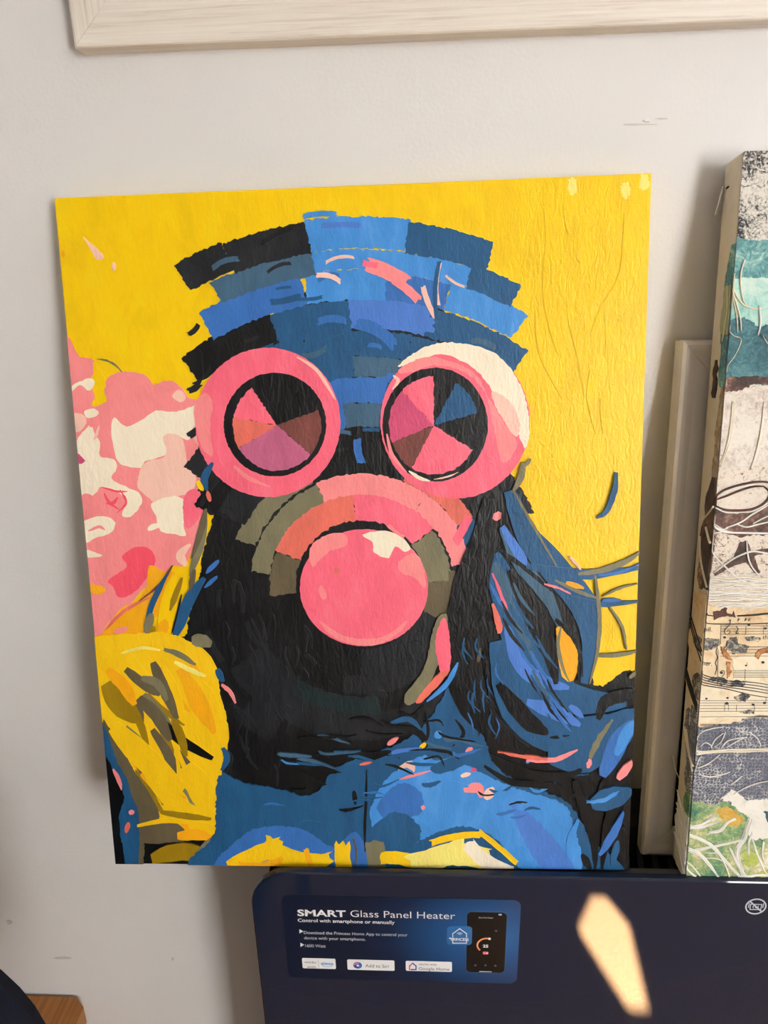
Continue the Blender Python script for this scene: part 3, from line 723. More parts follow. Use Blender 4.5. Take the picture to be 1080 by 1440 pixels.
for k in range(4): sline([(0.95, 958+4*k), (0.5, 975+4*k), (0.0, 992+3*k)], 0.0005, M_CORD)
sline([(0.75, 1040), (0.4, 1062), (0.0, 1078)], 0.0012, M_FIB); sline([(0.6, 1040), (0.25, 1068), (0.0, 1085)], 0.0008, M_FIB)
for k in range(16):
    a0 = 1140+4.2*k+cr.uniform(-3, 3); a1 = a0+18+cr.uniform(0, 18)
    if a1 < 1234: sline([(cr.uniform(0.75, 0.95), a0), (0.5, a0+(a1-a0)*0.35), (0.0, a1)], cr.uniform(0.0003, 0.0007), M_FIBW)
sline([(0.7, 762), (0.5, 795), (0.0, 826)], 0.0009, M_FIB); sline([(0.35, 745), (0.1, 760), (0.0, 764)], 0.001, M_FIB); sline([(0.6, 738), (0.2, 722), (0.0, 712)], 0.0008, M_FIB)
sline([(0.2, 400), (0.1, 440), (0.25, 480)], 0.0005, M_FIB)
# loose white tag curling off the back edge, and a stray fibre
tz0, tz1 = zrow(245), zrow(290)
tg = mobj('loose_tag', [(-0.0004, TC-0.001, tz0), (-0.001, TC-0.004, tz0-0.002), (-0.0045, TC-0.003, tz1), (-0.0035, TC+0.001, tz1+0.001)], [(0, 1, 2, 3)], M_PAPER, collage)
sol = tg.modifiers.new('thickness', 'SOLIDIFY'); sol.thickness = 0.0004
tube('staple', [(-0.0005, 0.017, zrow(252)), (-0.0007, 0.0195, zrow(253))], 0.0006, M_INK, collage, 5)
def cline(P, wpx, mat, name='thread', h=None, base=0.0012, dens=5):
    if wpx > 2.9 and name == 'thread':
        n = int(2+wpx*0.75)
        for k in range(n):
            o = (k-(n-1)/2)*wpx*0.8/n
            Q = [(u+o*0.6+cr.uniform(-0.25, 0.25)*wpx, v+o*0.8+cr.uniform(-0.2, 0.2)*wpx) for u, v in P]
            cline(Q, cr.uniform(1.0, min(2.4, wpx*0.42)), mat, name, h, base, dens)
        return
    pts = catmull(P, dens, False); r = wpx*0.5/1950.0
    hh = base + r*0.5 if h is None else h
    out = []; rr = []
    for i, (u, v) in enumerate(pts):
        x, z = C.px(u, v)
        if x < 0.0: x = 0.0002
        if x > WC or z < 0.0005 or z > HC: continue
        out.append((x, -hh, z)); t = i/(len(pts)-1); rr.append(r*(0.45+0.55*math.sin(math.pi*min(1, max(0, 0.12+0.8*t)))))
    if len(out) > 1: return tube(name, out, rr, mat, collage, 5)
cline([(1022, 385), (1030, 415), (1039, 445), (1041, 466)], 2.4, M_FIB); cline([(1026, 400), (1040, 425), (1056, 434), (1070, 434)], 2.2, M_FIB); cline([(1046, 365), (1040, 390), (1043, 420), (1050, 432)], 2.0, M_FIB)
cline([(1018, 458), (1030, 472), (1041, 478), (1031, 502), (1013, 524)], 1.3, M_FIB); cline([(1066, 430), (1068, 455), (1064, 472)], 2.6, M_FIBW); cline([(1024, 402), (1034, 440), (1036, 468)], 1.6, M_FIB)
cline([(1070, 470), (1080, 485), (1096, 490)], 1.3, M_FIB)
cline([(1030, 566), (1027, 605), (1020, 632), (1011, 655)], 4.2, M_FIB); cline([(1073, 566), (1069, 606), (1062, 636), (1055, 660)], 4.2, M_FIB)
def z5(P): return Zm(980, 620, 10.29, P)
for P, w in (([(120, 950), (330, 740), (500, 665), (700, 615), (850, 590), (1029, 600), (1250, 680)], 3.0), ([(260, 850), (400, 800), (600, 720), (800, 660), (960, 655)], 3.0), ([(250, 930), (400, 995), (600, 1005), (780, 985), (930, 920), (1029, 820)], 3.4), ([(960, 660), (1040, 740), (1010, 860)], 2.5)):
    cline(z5(P), w, M_UMB, 'umber_line', base=0.0008)
for P, w in (([(150, 940), (230, 860), (330, 770), (500, 700), (700, 645), (850, 622), (1029, 640), (1200, 700)], 3.2), ([(250, 960), (400, 1030), (600, 1028), (780, 1015), (950, 935), (1080, 840)], 3.0), ([(400, 1250), (600, 1180), (780, 1060), (950, 960), (1080, 880)], 2.6),
             ([(150, 1080), (250, 1230), (400, 1310), (700, 1330), (1300, 1330)], 5.0), ([(570, 1200), (700, 1240), (880, 1200), (1100, 1150)], 2.4), ([(440, 1250), (360, 1270), (250, 1200)], 2.2), ([(800, 1190), (950, 1110), (1100, 1050)], 2.2), ([(150, 1330), (300, 1320), (420, 1290)], 1.8)):
    cline(z5(P), w, M_FIBW)
for P, w in (([(440, 900), (480, 1020), (560, 1110), (650, 1180), (800, 1230), (1000, 1250)], 3.4), ([(490, 1140), (600, 1060), (700, 1020), (800, 1030), (1000, 1040)], 2.6), ([(675, 960), (680, 1040), (700, 1100), (740, 1150)], 2.6), ([(390, 1180), (470, 1230), (560, 1250), (700, 1250)], 2.2)):
    cline(Zm(880, 520, 4, P), w, M_FIBW)
for k in range(15):                              # frayed white strip
    v = 812+2.8*k+cr.uniform(-1, 1); u0 = 985+cr.uniform(-6, 12)+(k > 12)*16
    P = [(u0+i*14, v+cr.uniform(-1.6, 1.6)) for i in range(12)]
    cline(P, cr.uniform(1.2, 2.6), M_FIBW if k % 3 else M_FIB, base=0.0015)
for P, w in (([(1000, 909), (1000, 909.5)], 1),):
    pass
for P, w in (([(100, 370), (280, 395), (400, 412)], 1.6), ([(680, 408), (880, 398), (1080, 378), (1500, 360)], 2.6), ([(250, 480), (330, 506), (600, 512), (1040, 503), (1500, 480)], 1.4)):
    cline(Zm(960, 820, 9, P), w, M_CORD, 'cord', base=0.0010)
for k in range(5):
    cline(Zm(960, 920, 9, [(190, 200+36*k), (240, 240+34*k), (320, 275+30*k), (560, 330+26*k), (900, 350+36*k+(k == 4)*20), (1300, 420+36*k)]), 1.3, M_CORD, 'cord', base=0.0011)
def z6(P): return Zm(930, 1020, 7.2, P)
for P, w in (([(310, 200), (345, 250), (420, 262), (600, 250), (800, 246), (1080, 238), (1600, 236)], 5.4), ([(300, 230), (345, 280), (430, 272), (600, 258)], 3.0), ([(340, 140), (400, 60), (520, 20), (620, 10)], 1.6), ([(500, 200), (540, 130), (620, 70)], 1.8), ([(530, 210), (600, 150), (640, 60)], 1.6), ([(390, 200), (440, 165), (490, 190), (500, 220)], 1.8),
             ([(600, 215), (660, 150), (760, 120), (860, 110)], 2.0), ([(650, 215), (740, 160), (840, 110)], 1.6), ([(360, 420), (460, 380), (580, 290)], 2.0), ([(340, 430), (370, 340), (400, 300)], 1.6), ([(360, 480), (480, 510), (600, 490), (690, 460)], 1.8), ([(720, 690), (820, 630), (940, 580), (1080, 550)], 2.0), ([(700, 590), (760, 540), (810, 500)], 1.8), ([(880, 60), (960, 120), (1000, 200)], 1.8)):
    cline(z6(P), w, M_FIB if w > 4 else M_FIBW, base=0.0013)
def z7(P): return Zm(870, 1120, 5.143, P)
for P, w in (([(480, 205), (540, 212), (640, 172), (695, 125)], 6.5), ([(500, 225), (600, 215), (720, 172)], 3.0), ([(485, 262), (600, 310), (680, 360), (760, 450), (870, 570)], 8.5), ([(485, 375), (570, 400), (650, 480), (730, 600)], 8.5), ([(540, 385), (700, 350), (890, 305)], 4.5), ([(950, 160), (900, 300), (850, 400), (900, 580)], 9.0), ([(800, 360), (850, 480), (940, 600)], 5.5),
             ([(470, 500), (560, 580), (640, 600)], 6.0), ([(480, 460), (530, 500), (600, 590)], 3.0), ([(640, 255), (730, 240), (780, 180), (840, 155)], 4.0), ([(700, 380), (760, 480), (800, 590)], 2.5), ([(960, 300), (1000, 420), (1040, 520), (1080, 560)], 4.0), ([(1040, 320), (1030, 420), (1060, 480)], 3.5), ([(880, 590), (980, 560), (1080, 560)], 5.0), ([(580, 440), (700, 440), (760, 470)], 1.8), ([(620, 400), (720, 400)], 1.6), ([(520, 585), (700, 605), (1080, 605)], 4.0), ([(960, 250), (940, 320), (930, 420)], 5.0)):
    cline(z7(P), w, M_FIBW, base=0.0012)
tube('thread', [(-0.001, TC-0.004, zrow(1118)), (-0.004, TC-0.002, zrow(1105)), (-0.005, TC, zrow(1090))], 0.00035, M_FIBW, collage, 5)
# printed music: staves, clef, notes and words, one print on the paper
bmp = bmesh.new()
def ink(pts, h=0.00105):
    q = clip([C.px(u, v) for u, v in pts], 0.0004, WC-0.001, 0.001, HC-0.001)
    if len(q) < 3: return
    try: bmp.faces.new([bmp.verts.new((x, -h, z)) for x, z in q])
    except ValueError: pass
def ink_line(a_, c_, w=0.5, h=0.00105):
    dx, dy = c_[0]-a_[0], c_[1]-a_[1]; L = math.hypot(dx, dy); nx, ny = -dy/L*w/2, dx/L*w/2
    ink([(a_[0]+nx, a_[1]+ny), (c_[0]+nx, c_[1]+ny), (c_[0]-nx, c_[1]-ny), (a_[0]-nx, a_[1]-ny)], h)
def ink_path(P, w=0.8):
    q = catmull(P, 5, False)
    for a_, c_ in zip(q[:-1], q[1:]): ink_line(a_, c_, w)
for rows, u0 in (((879.5, 883.5, 887.3, 891.2), 1013), ((909, 913, 917.5, 922), 1012), ((942.2, 944.6, 947, 949.4, 951.6), 1030), ((984.4, 987.8, 991.2, 995.4, 999.4), 980), ((1017.6, 1019.5), 984), ((1007,), 984)):
    for v in rows: ink_line((u0, v), (1500, v-2), 0.6, 0.00115)
for u, v0, v1 in ((1013, 878, 905), (1048, 879, 891), (1073, 879, 891), (1009, 912, 950), (1024, 930, 950), (1018.4, 988, 999), (1047, 940, 955), (1035, 990, 999)): ink_line((u, v0), (u-0.5, v1), 0.7, 0.00115)
def note(u, v, r=2.2, stem=-9):
    ink([(u+r*1.15*math.cos(k*0.5236), v+r*0.85*math.sin(k*0.5236)) for k in range(12)], 0.0012)
    if stem: ink_line((u+r, v), (u+r, v+stem), 0.6, 0.0012)
for a_ in ((1021, 988, 2.3, 10), (1071.7, 930.5, 2.2, 0), (1013.5, 945.2, 2.0, 0), (1018, 895.5, 2.0, 0), (1022, 980.5, 1.7, 0), (992.5, 981.5, 1.6, 0), (1074, 987.5, 2.0, -8), (1058, 990, 1.9, 9), (1048, 935, 1.4, -5), (1075, 883, 1.8, -8), (1052, 878, 1.7, 0), (1100, 990, 2, 9), (1120, 885, 2, -9)): note(*a_)
ink_path([(1024, 872), (1026.5, 871), (1025, 878), (1019, 884), (1018, 889), (1022, 891.5), (1026, 888.5), (1024, 885), (1021.5, 887)], 1.1)
ink_path([(1021, 903), (1022, 900), (1020, 908), (1017, 911), (1019, 914), (1021, 911)], 1.0)
ink_path([(1012, 944), (1016, 942), (1018, 946), (1014, 951)], 1.0)
ink_path([(1008, 910), (1006, 916), (1008, 924), (1005, 931), (1007, 938), (1004.5, 948)], 1.2)
for u in (1036, 1046, 1051): ink_path([(u, 873), (u+2, 868), (u+1, 872), (u+4, 869)], 0.8)
ink_path([(1034, 880), (1037, 884), (1034, 890), (1038, 889)], 1.2)
me = bpy.data.meshes.new('printed_music'); bmesh.ops.recalc_face_normals(bmp, faces=bmp.faces); bmp.to_mesh(me); bmp.free(); me.materials.append(M_INK)
pm = bpy.data.objects.new('printed_music', me); COL.objects.link(pm); pm.parent = collage
lettering('pil.', C.px(988.5, 887), C.px(1000.5, 887.4), 'l', 0.0032, M_INK, collage, 0.0013)
lettering('her.', C.px(986.5, 934.4), C.px(1000, 935.4), 'h', 0.0036, M_INK, collage, 0.0013)
lettering('thr', C.px(1071, 898), C.px(1082, 898), 'h', 0.0030, M_INK, collage, 0.0013)

# ------------------------------------------------------------------ the yellow painting: a stretched canvas with thick patches of paint
tl = Vector((-0.2481247, -0.01771554, 0.0467666)); tr = Vector((0.15185418, -0.01771554, 0.05087698))
bl = Vector((-0.24330517, -0.10625418, -0.44530827)); br = Vector((0.15667371, -0.10625418, -0.44119789))
P = Frame((bl+br)/2, br-bl, tl-bl)
painting = empty('abstract_painting', P.M, 'unframed yellow canvas painted with pink rings and blue and black patches, leaning on the wall', 'painting')
PWD, PHT, PTH = 0.40, 0.4995, 0.018
box('stretched_canvas', -PWD/2, PWD/2, 0, PTH, 0, PHT, PAINT['yellow'], painting, 0.001, 2)
pr = random.Random(11)
LAYER = [0]
def ppatch(mat, pts, amp=0.9, smooth=True, name='paint_patch', lift=0.0, step=3.2):
    LAYER[0] += 1
    q = catmull(pts, 4) if smooth else pts
    if amp: q = jag(dense(q, step), amp, pr)
    q = clip([P.px(u, v) for u, v in q], -PWD/2+0.0002, PWD/2-0.0002, 0.0002, PHT-0.0002)
    if len(q) < 3: return None
    h = 0.00012 + LAYER[0]*0.0000042 + lift
    return prism(name, q, -0.0002, h, PAINT[mat], painting)
def stroke(mat, pts, w, taper=(0.35, 0.25), amp=0.5, lift=0.0, name='brush_stroke'):
    q = catmull(pts, 5, False); L = []; R_ = []; n = len(q)
    for i, p in enumerate(q):
        a_ = q[max(0, i-1)]; c_ = q[min(n-1, i+1)]; dx, dy = c_[0]-a_[0], c_[1]-a_[1]; l = math.hypot(dx, dy) or 1
        t = i/(n-1); k = (taper[0]+(1-taper[0])*min(1, t*3.2))*(taper[1]+(1-taper[1])*min(1, (1-t)*2.6))
        ww = w*0.5*k; nx, ny = -dy/l*ww, dx/l*ww
        L.append((p[0]+nx+pr.uniform(-amp, amp)*0.6, p[1]+ny+pr.uniform(-amp, amp)*0.6)); R_.append((p[0]-nx+pr.uniform(-amp, amp)*0.6, p[1]-ny+pr.uniform(-amp, amp)*0.6))
    return ppatch(mat, L+R_[::-1], 0, False, name, lift)
def ell(cx, cy, rx, ry, n=40, rot=0.0, a0=0, a1=360):
    out = []
    for k in range(n):
        a_ = math.radians(a0+(a1-a0)*k/n); x, y = rx*math.cos(a_), ry*math.sin(a_)
        out.append((cx+x*math.cos(rot)-y*math.sin(rot), cy+x*math.sin(rot)+y*math.cos(rot)))
    return out
# warmer, drier yellow on the right half, with impasto ridges
ppatch('lemon', [(735, 235), (925, 230), (925, 1000), (880, 985), (790, 960), (780, 860), (735, 700), (728, 560), (735, 420)], 1.5)
for a_ in ([(765, 290), (768, 340), (764, 400), (770, 450), (785, 500)], [(793, 275), (795, 310), (800, 330)], [(815, 345), (812, 360), (816, 370)], [(797, 420), (800, 450), (812, 500), (822, 560)], [(878, 300), (874, 370), (866, 400), (850, 425), (838, 450), (830, 475)], [(850, 425), (853, 470), (851, 500)], [(752, 440), (760, 500), (790, 560)], [(830, 520), (826, 560), (838, 610)], [(845, 560), (848, 610)], [(775, 620), (780, 660)]):
    stroke('lemon', a_, pr.uniform(2.4, 4.2), (0.3, 0.3), 0.5, 0.0005, 'impasto_ridge')
for c_ in ((805, 262), (880, 268), (906, 256)): ppatch('straw', ell(c_[0], c_[1], 7, 12, 12), 2)
# loose pink flecks on the left
ppatch('peach', [(117, 333), (126, 341), (140, 353), (146, 361), (138, 366), (128, 352)], 0.5)
ppatch('peach', ell(160, 375, 3, 6, 10), 0.6); ppatch('amber', ell(89, 357, 2.5, 5, 10), 0.5)
stroke('olive', [(136, 505), (150, 507), (163, 514), (173, 525)], 3)
# --- blossom patches, left
def z4(Q): return Zm(80, 480, 3.375, Q)
ppatch('coral', [(92, 498), (112, 502), (131, 506), (134, 522), (128, 534), (140, 552), (148, 545), (150, 533), (165, 524), (190, 523), (210, 532), (216, 541), (232, 535), (246, 538), (258, 548), (266, 560), (285, 565), (300, 600), (296, 650), (290, 700), (284, 745), (270, 775), (258, 795), (243, 796), (225, 815), (200, 830), (180, 855), (160, 870), (133, 892), (120, 880)], 0.8)
ppatch('yellow', z4([(170, 95), (200, 130), (230, 180), (225, 235), (235, 280), (190, 310), (165, 300), (180, 260), (165, 200), (175, 150)]), 0.8)
ppatch('cream', z4([(65, 220), (110, 190), (165, 175), (180, 205), (150, 235), (110, 205), (72, 240)]), 0.6)
ppatch('cream', z4([(270, 360), (330, 405), (400, 375), (470, 330), (560, 335), (640, 310), (685, 292), (692, 385), (640, 425), (625, 470), (560, 440), (505, 455), (525, 530), (480, 552), (420, 570), (395, 602), (300, 580), (275, 520), (258, 440)]), 0.6)
ppatch('peach', z4([(505, 455), (560, 440), (605, 480), (615, 560), (645, 615), (662, 650), (640, 720), (570, 735), (490, 782), (440, 745), (385, 690), (400, 600), (430, 570), (520, 540)]), 0.6)
ppatch('peach', z4([(548, 262), (580, 230), (612, 262), (590, 290)]), 0.5); ppatch('peach', z4([(640, 420), (670, 390), (692, 440), (690, 490), (660, 480)]), 0.5)
ppatch('cream', z4([(450, 770), (560, 733), (620, 780), (600, 870), (612, 922), (550, 912), (492, 900), (470, 830)]), 0.6)
ppatch('cream', z4([(90, 480), (160, 405), (185, 450), (205, 480), (205, 545), (270, 560), (285, 605), (260, 650), (330, 690), (390, 720), (402, 770), (350, 832), (310, 822), (330, 752), (270, 705), (210, 690), (185, 720), (120, 745), (100, 600)]), 0.6)
ppatch('peach', z4([(80, 345), (130, 350), (140, 390), (105, 430), (85, 420)]), 0.5); ppatch('cream', z4([(130, 330), (180, 320), (200, 345), (150, 365)]), 0.5)
stroke('cream', z4([(110, 500), (130, 440), (155, 400)]), 4); stroke('peach', z4([(175, 470), (190, 440), (200, 400)]), 4)
ppatch('coral', z4([(110, 740), (160, 725), (215, 780), (270, 820), (240, 850), (150, 840), (115, 800)]), 0.6)
for a_, w in (([(215, 692), (285, 712), (335, 712)], 4), ([(300, 705), (330, 765), (285, 815)], 4), ([(225, 720), (250, 765), (300, 800)], 5), ([(235, 770), (270, 765), (290, 740)], 6)): stroke('red', z4(a_), w*0.8)
ppatch('magenta', z4([(98, 535), (120, 548), (133, 570), (105, 580)]), 0.4)
ppatch('cream', z4([(120, 860), (200, 830), (272, 850), (262, 905), (180, 935), (140, 955), (125, 900)]), 0.6); stroke('coral', z4([(150, 900), (200, 880), (230, 895)]), 4)
ppatch('cream', z4([(140, 990), (180, 1000), (215, 1018), (150, 1025)]), 0.4); ppatch('cream', z4([(435, 880), (470, 862), (490, 880), (440, 900)]), 0.4)
ppatch('red', z4([(310, 1018), (370, 978), (440, 985), (470, 1040), (430, 1120), (370, 1190), (290, 1215), (243, 1140), (330, 1072)]), 0.7)
ppatch('rose', z4([(600, 760), (640, 700), (690, 720), (700, 790), (650, 870), (610, 880)]), 0.6)
ppatch('amber', z4([(440, 1062), (505, 1092), (560, 1100), (530, 1200), (500, 1290), (450, 1320), (400, 1400), (300, 1400), (180, 1420), (250, 1340), (300, 1270), (380, 1232), (425, 1165)]), 0.7)
ppatch('coral', z4([(160, 1180), (250, 1150), (290, 1215), (330, 1230), (260, 1320), (200, 1400), (160, 1410)]), 0.7); ppatch('amber', z4([(150, 1150), (230, 1170), (210, 1200), (160, 1190)]), 0.5)
stroke('salmon', z4([(230, 1370), (320, 1280), (440, 1215)]), 5); stroke('coral', z4([(270, 1380), (340, 1360)]), 8)
# --- broad dabs across the middle of the canvas
def dab(mat, u, v, ang, L, w, lift=0.0):
    """a flat, ragged-ended brush mark"""
    ca, sa = math.cos(ang), math.sin(ang); pts = []
    bend = pr.uniform(-0.12, 0.12)*L
    n = 7
    top = [(-L/2+L*i/n, -w/2*(0.86+0.14*pr.random())) for i in range(n+1)]
    end1 = [(L/2+pr.uniform(-0.10, 0.14)*w*1.6, -w/2+w*(i+0.5)/5) for i in range(5)]
    bot = [(L/2-L*i/n, w/2*(0.86+0.14*pr.random())) for i in range(n+1)]
    end0 = [(-L/2+pr.uniform(-0.14, 0.10)*w*1.6, w/2-w*(i+0.5)/5) for i in range(5)]
    for x, y in top+end1+bot+end0:
        y += bend*(1-(2*x/L)**2); pts.append((u+x*ca-y*sa, v+x*sa+y*ca))
    return ppatch(mat, pts, 0.35, False, 'brush_stroke', lift, 4.0)
ppatch('black', [(300, 1010), (268, 960), (262, 890), (284, 800), (300, 720), (300, 640), (330, 520), (400, 430), (500, 390), (600, 420), (680, 500), (712, 600), (720, 690), (748, 760), (790, 810), (824, 860), (836, 965), (900, 955), (900, 1230), (150, 1230), (140, 1000), (200, 1000)], 1.6)
SEEDS = [(275, 400, 'black'), (275, 470, 'black'), (272, 540, 'black'), (320, 380, 'navy'), (330, 450, 'black'), (380, 340, 'black'), (390, 420, 'navy'), (400, 480, 'navy'), (450, 330, 'blue'), (440, 440, 'navy'), (470, 500, 'navy'), (500, 330, 'sky'), (500, 380, 'sky'), (510, 440, 'blue'), (505, 520, 'navy'), (560, 340, 'sky'), (560, 420, 'sky'), (560, 460, 'peri'), (600, 350, 'blue'), (610, 430, 'sky'), (600, 470, 'blue'), (650, 370, 'blue'), (650, 440, 'sky'), (690, 400, 'steel'), (700, 470, 'navy'), (690, 350, 'navy'), (500, 560, 'navy'), (505, 640, 'black'), (500, 600, 'navy'),
         (300, 700, 'black'), (330, 760, 'black'), (290, 800, 'black'), (360, 840, 'black'), (300, 880, 'black'), (400, 900, 'black'), (340, 960, 'black'), (420, 980, 'black'), (480, 960, 'bottle'), (500, 930, 'bottle'), (540, 960, 'black'), (580, 920, 'black'), (690, 700, 'black'), (700, 760, 'navy'), (650, 850, 'black'), (660, 920, 'black'), (400, 730, 'olive'), (380, 770, 'olive'), (420, 800, 'taupe'), (430, 740, 'salmon'), (470, 715, 'rose'), (520, 705, 'coral'), (560, 725, 'rose'), (600, 735, 'salmon'), (640, 735, 'rose'), (630, 790, 'olive'), (620, 830, 'olive'), (440, 850, 'black'), (590, 875, 'black')]
def seed_col(u, v):
    u += pr.uniform(-18, 18); v += pr.uniform(-18, 18)
    return min(SEEDS, key=lambda q: (q[0]-u)**2+(q[1]-v)**2)[2]
def z2(Q): return Zm(330, 240, 3, Q)
MASS = [(262, 900), (280, 790), (292, 720), (270, 640), (256, 560), (250, 470), (252, 360), (300, 330), (350, 310), (430, 290), (520, 286), (610, 300), (690, 330), (722, 400), (728, 500), (742, 600), (728, 690), (740, 760), (700, 860), (690, 1010), (600, 1040), (450, 1080), (330, 1060), (290, 1000)]
def in_poly(u, v, poly):
    c_ = False
    for i in range(len(poly)):
        (x0, y0), (x1, y1) = poly[i-1], poly[i]
        if (y0 > v) != (y1 > v) and u < x0+(x1-x0)*(v-y0)/(y1-y0): c_ = not c_
    return c_
NEAR = {'black': ['black', 'char', 'black', 'black'], 'navy': ['navy', 'navy', 'steel', 'blue'], 'blue': ['blue', 'peri', 'sky', 'navy'], 'sky': ['sky', 'sky', 'blue'], 'peri': ['peri', 'blue'], 'steel': ['navy', 'steel'], 'olive': ['olive', 'olive', 'taupe'], 'rose': ['rose', 'coral', 'rose'], 'bottle': ['bottle', 'black']}
OX, OY = 508, 822                                # bands of colour circle out from the pink disc
r_in = 92.0
while r_in < 560:
    wd = pr.uniform(26, 46); a_ = pr.uniform(0, 40); end = a_+360
    while a_ < end:
        da = min(end-a_, math.degrees(pr.uniform(55, 160)/(r_in+wd/2)))
        am = math.radians(a_+da/2); mu, mv = OX+(r_in+wd/2)*math.cos(am), OY+(r_in+wd/2)*0.98*math.sin(am)
        rm = r_in+wd/2
        ends = [(OX+rm*math.cos(math.radians(t)), OY+rm*0.98*math.sin(math.radians(t))) for t in (a_, a_+da)]
        if in_poly(mu, mv, MASS) and all(in_poly(mu+(e[0]-mu)*0.72, mv+(e[1]-mv)*0.72, MASS) for e in ends):
            c_ = min(SEEDS, key=lambda q: (q[0]-mu)**2+(q[1]-mv)**2)[2]
            c_ = pr.choice(NEAR.get(c_, [c_]))
            j0, j1 = pr.uniform(-3, 3), pr.uniform(-3, 3); n = max(4, int(da*r_in/57.3/8)); pts = []
            for k in range(n+1): t = math.radians(a_+da*k/n); pts.append((OX+(r_in+j0)*math.cos(t), OY+(r_in+j0)*0.98*math.sin(t)))
            for k in range(n, -1, -1): t = math.radians(a_+da*k/n+pr.uniform(-0.6, 0.6)); pts.append((OX+(r_in+wd+j1)*math.cos(t), OY+(r_in+wd+j1)*0.98*math.sin(t)))
            ppatch(c_, pts, 1.5, False)
        a_ += da
    r_in += wd
done = 0
while done < 70:                                 # drier brush marks that follow the bands
    u, v = pr.uniform(262, 712), pr.uniform(330, 1010)
    if not in_poly(u, v, MASS): continue
    c_ = min(SEEDS, key=lambda q: (q[0]-u)**2+(q[1]-v)**2)[2]
    c_ = pr.choice(NEAR.get(c_, [c_])); c_ = 'char' if c_ == 'black' else c_
    dab(c_, u, v, math.atan2(v-OY, u-OX)+math.pi/2+pr.uniform(-0.2, 0.2), pr.uniform(18, 46), pr.uniform(4, 11)); done += 1
# warm and pale accents
for mt, u, v, an, L, w in (('coral', 545, 385, 25, 62, 22), ('coral', 572, 408, 40, 44, 14), ('rose', 520, 372, 10, 20, 9), ('peach', 478, 366, -10, 40, 5), ('peach', 462, 392, 15, 34, 8), ('peach', 604, 425, 68, 48, 8), ('peach', 618, 400, 92, 60, 5), ('peach', 640, 396, 30, 30, 4), ('navy', 616, 410, 92, 84, 6), ('sky', 450, 303, -4, 46, 8), ('peri', 480, 318, 0, 54, 9), ('black', 398, 330, -24, 66, 8), ('blue', 528, 470, 30, 60, 18), ('peri', 575, 455, 5, 70, 22), ('blue', 506, 634, 80, 34, 12), ('rose', 650, 745, -62, 40, 13)):
    dab(mt, u, v, math.radians(an), L, w)
# --- two pink circles and the pink disc
def ring(cx, cy, rx, ry, ix, iy, irx, iry):
    ppatch('rose', ell(cx, cy, rx, ry, 48), 0.5, False, 'pink_ring')
    ppatch('black', ell(ix, iy, irx, iry, 44), 0.5, False)
ring(377, 594, 102, 105, 387, 597, 72, 73)
ppatch('coral', [(274, 570), (290, 552), (300, 570), (296, 600), (300, 640), (285, 630), (276, 600)], 0.9)
stroke('peach', [(418, 502), (445, 520), (462, 545), (472, 562)], 5); stroke('coral', [(330, 655), (350, 672), (380, 684)], 6)
ring(640, 592, 105, 109, 612, 597, 74, 80)
ppatch('cream', [(560, 515), (590, 492), (625, 482), (668, 486), (700, 500), (722, 525), (738, 560), (744, 600), (738, 630), (724, 600), (700, 580), (690, 545), (668, 520), (650, 508), (620, 498), (586, 510)], 1.1)
ppatch('coral', [(560, 520), (600, 502), (645, 512), (672, 530), (688, 560), (712, 600), (728, 625), (706, 650), (694, 600), (680, 550), (650, 522), (610, 514), (575, 525)], 1.0)
ppatch('peach', [(690, 552), (712, 560), (730, 590), (726, 615), (708, 590)], 0.9)
stroke('cream', [(575, 662), (590, 672), (605, 676)], 5); stroke('coral', [(544, 610), (552, 640), (572, 664)], 5); stroke('peach', [(610, 674), (630, 670), (644, 664)], 2.5); stroke('peach', [(553, 528), (560, 536), (552, 548)], 5)
# plain colour fields inside the circles
def inside(mat, cx, cy, rx, ry, a0, a1, k=0.0, amp=1.0):
    """part of an ellipse between two angles, closed by a chord pulled to the centre by k"""
    pts = [(cx+rx*math.cos(math.radians(a0+(a1-a0)*i/14)), cy+ry*math.sin(math.radians(a0+(a1-a0)*i/14))) for i in range(15)]
    m0 = ((pts[0][0]+pts[-1][0])/2, (pts[0][1]+pts[-1][1])/2); pts.append((m0[0]+(cx-m0[0])*k, m0[1]+(cy-m0[1])*k))
    ppatch(mat, pts, amp, False)
for mt, a0, a1 in (('mauve', 40, 150), ('salmon', 150, 190), ('rose', 190, 235), ('brown', -20, 40)): inside(mt, 390, 598, 62, 64, a0, a1, 1.0)
for mt, a0, a1 in (('rose', 30, 120), ('brown', 120, 160), ('magenta', 160, 225), ('rose', 225, 270), ('navy', 300, 345)): inside(mt, 610, 598, 63, 69, a0, a1, 1.0)
ppatch('rose', ell(512, 826, 90, 82, 56), 0.4, False, 'pink_disc')
ppatch('coral', [(436, 770), (460, 752), (484, 750), (488, 766), (462, 776), (440, 796)], 0.8); ppatch('coral', [(560, 790), (584, 778), (596, 800), (598, 826), (584, 812), (566, 806)], 0.8)
ppatch('cream', [(510, 752), (536, 746), (560, 752), (578, 770), (568, 776), (556, 768), (546, 784), (526, 776), (524, 762)], 0.7); ppatch('coral', [(448, 830), (454, 842), (460, 838), (452, 822)], 0.4)
ppatch('coral', [(450, 872), (480, 892), (512, 898), (545, 892), (572, 872), (560, 890), (530, 906), (490, 904), (462, 890)], 0.7); stroke('salmon', [(470, 804), (478, 800)], 9)
for k in range(30):
    u, v = pr.uniform(300, 430), pr.uniform(860, 1080)
    stroke('char', [(u, v), (u+pr.uniform(-4, 8), v+14), (u+pr.uniform(-6, 16), v+pr.uniform(26, 40))], pr.uniform(1.2, 4.5))
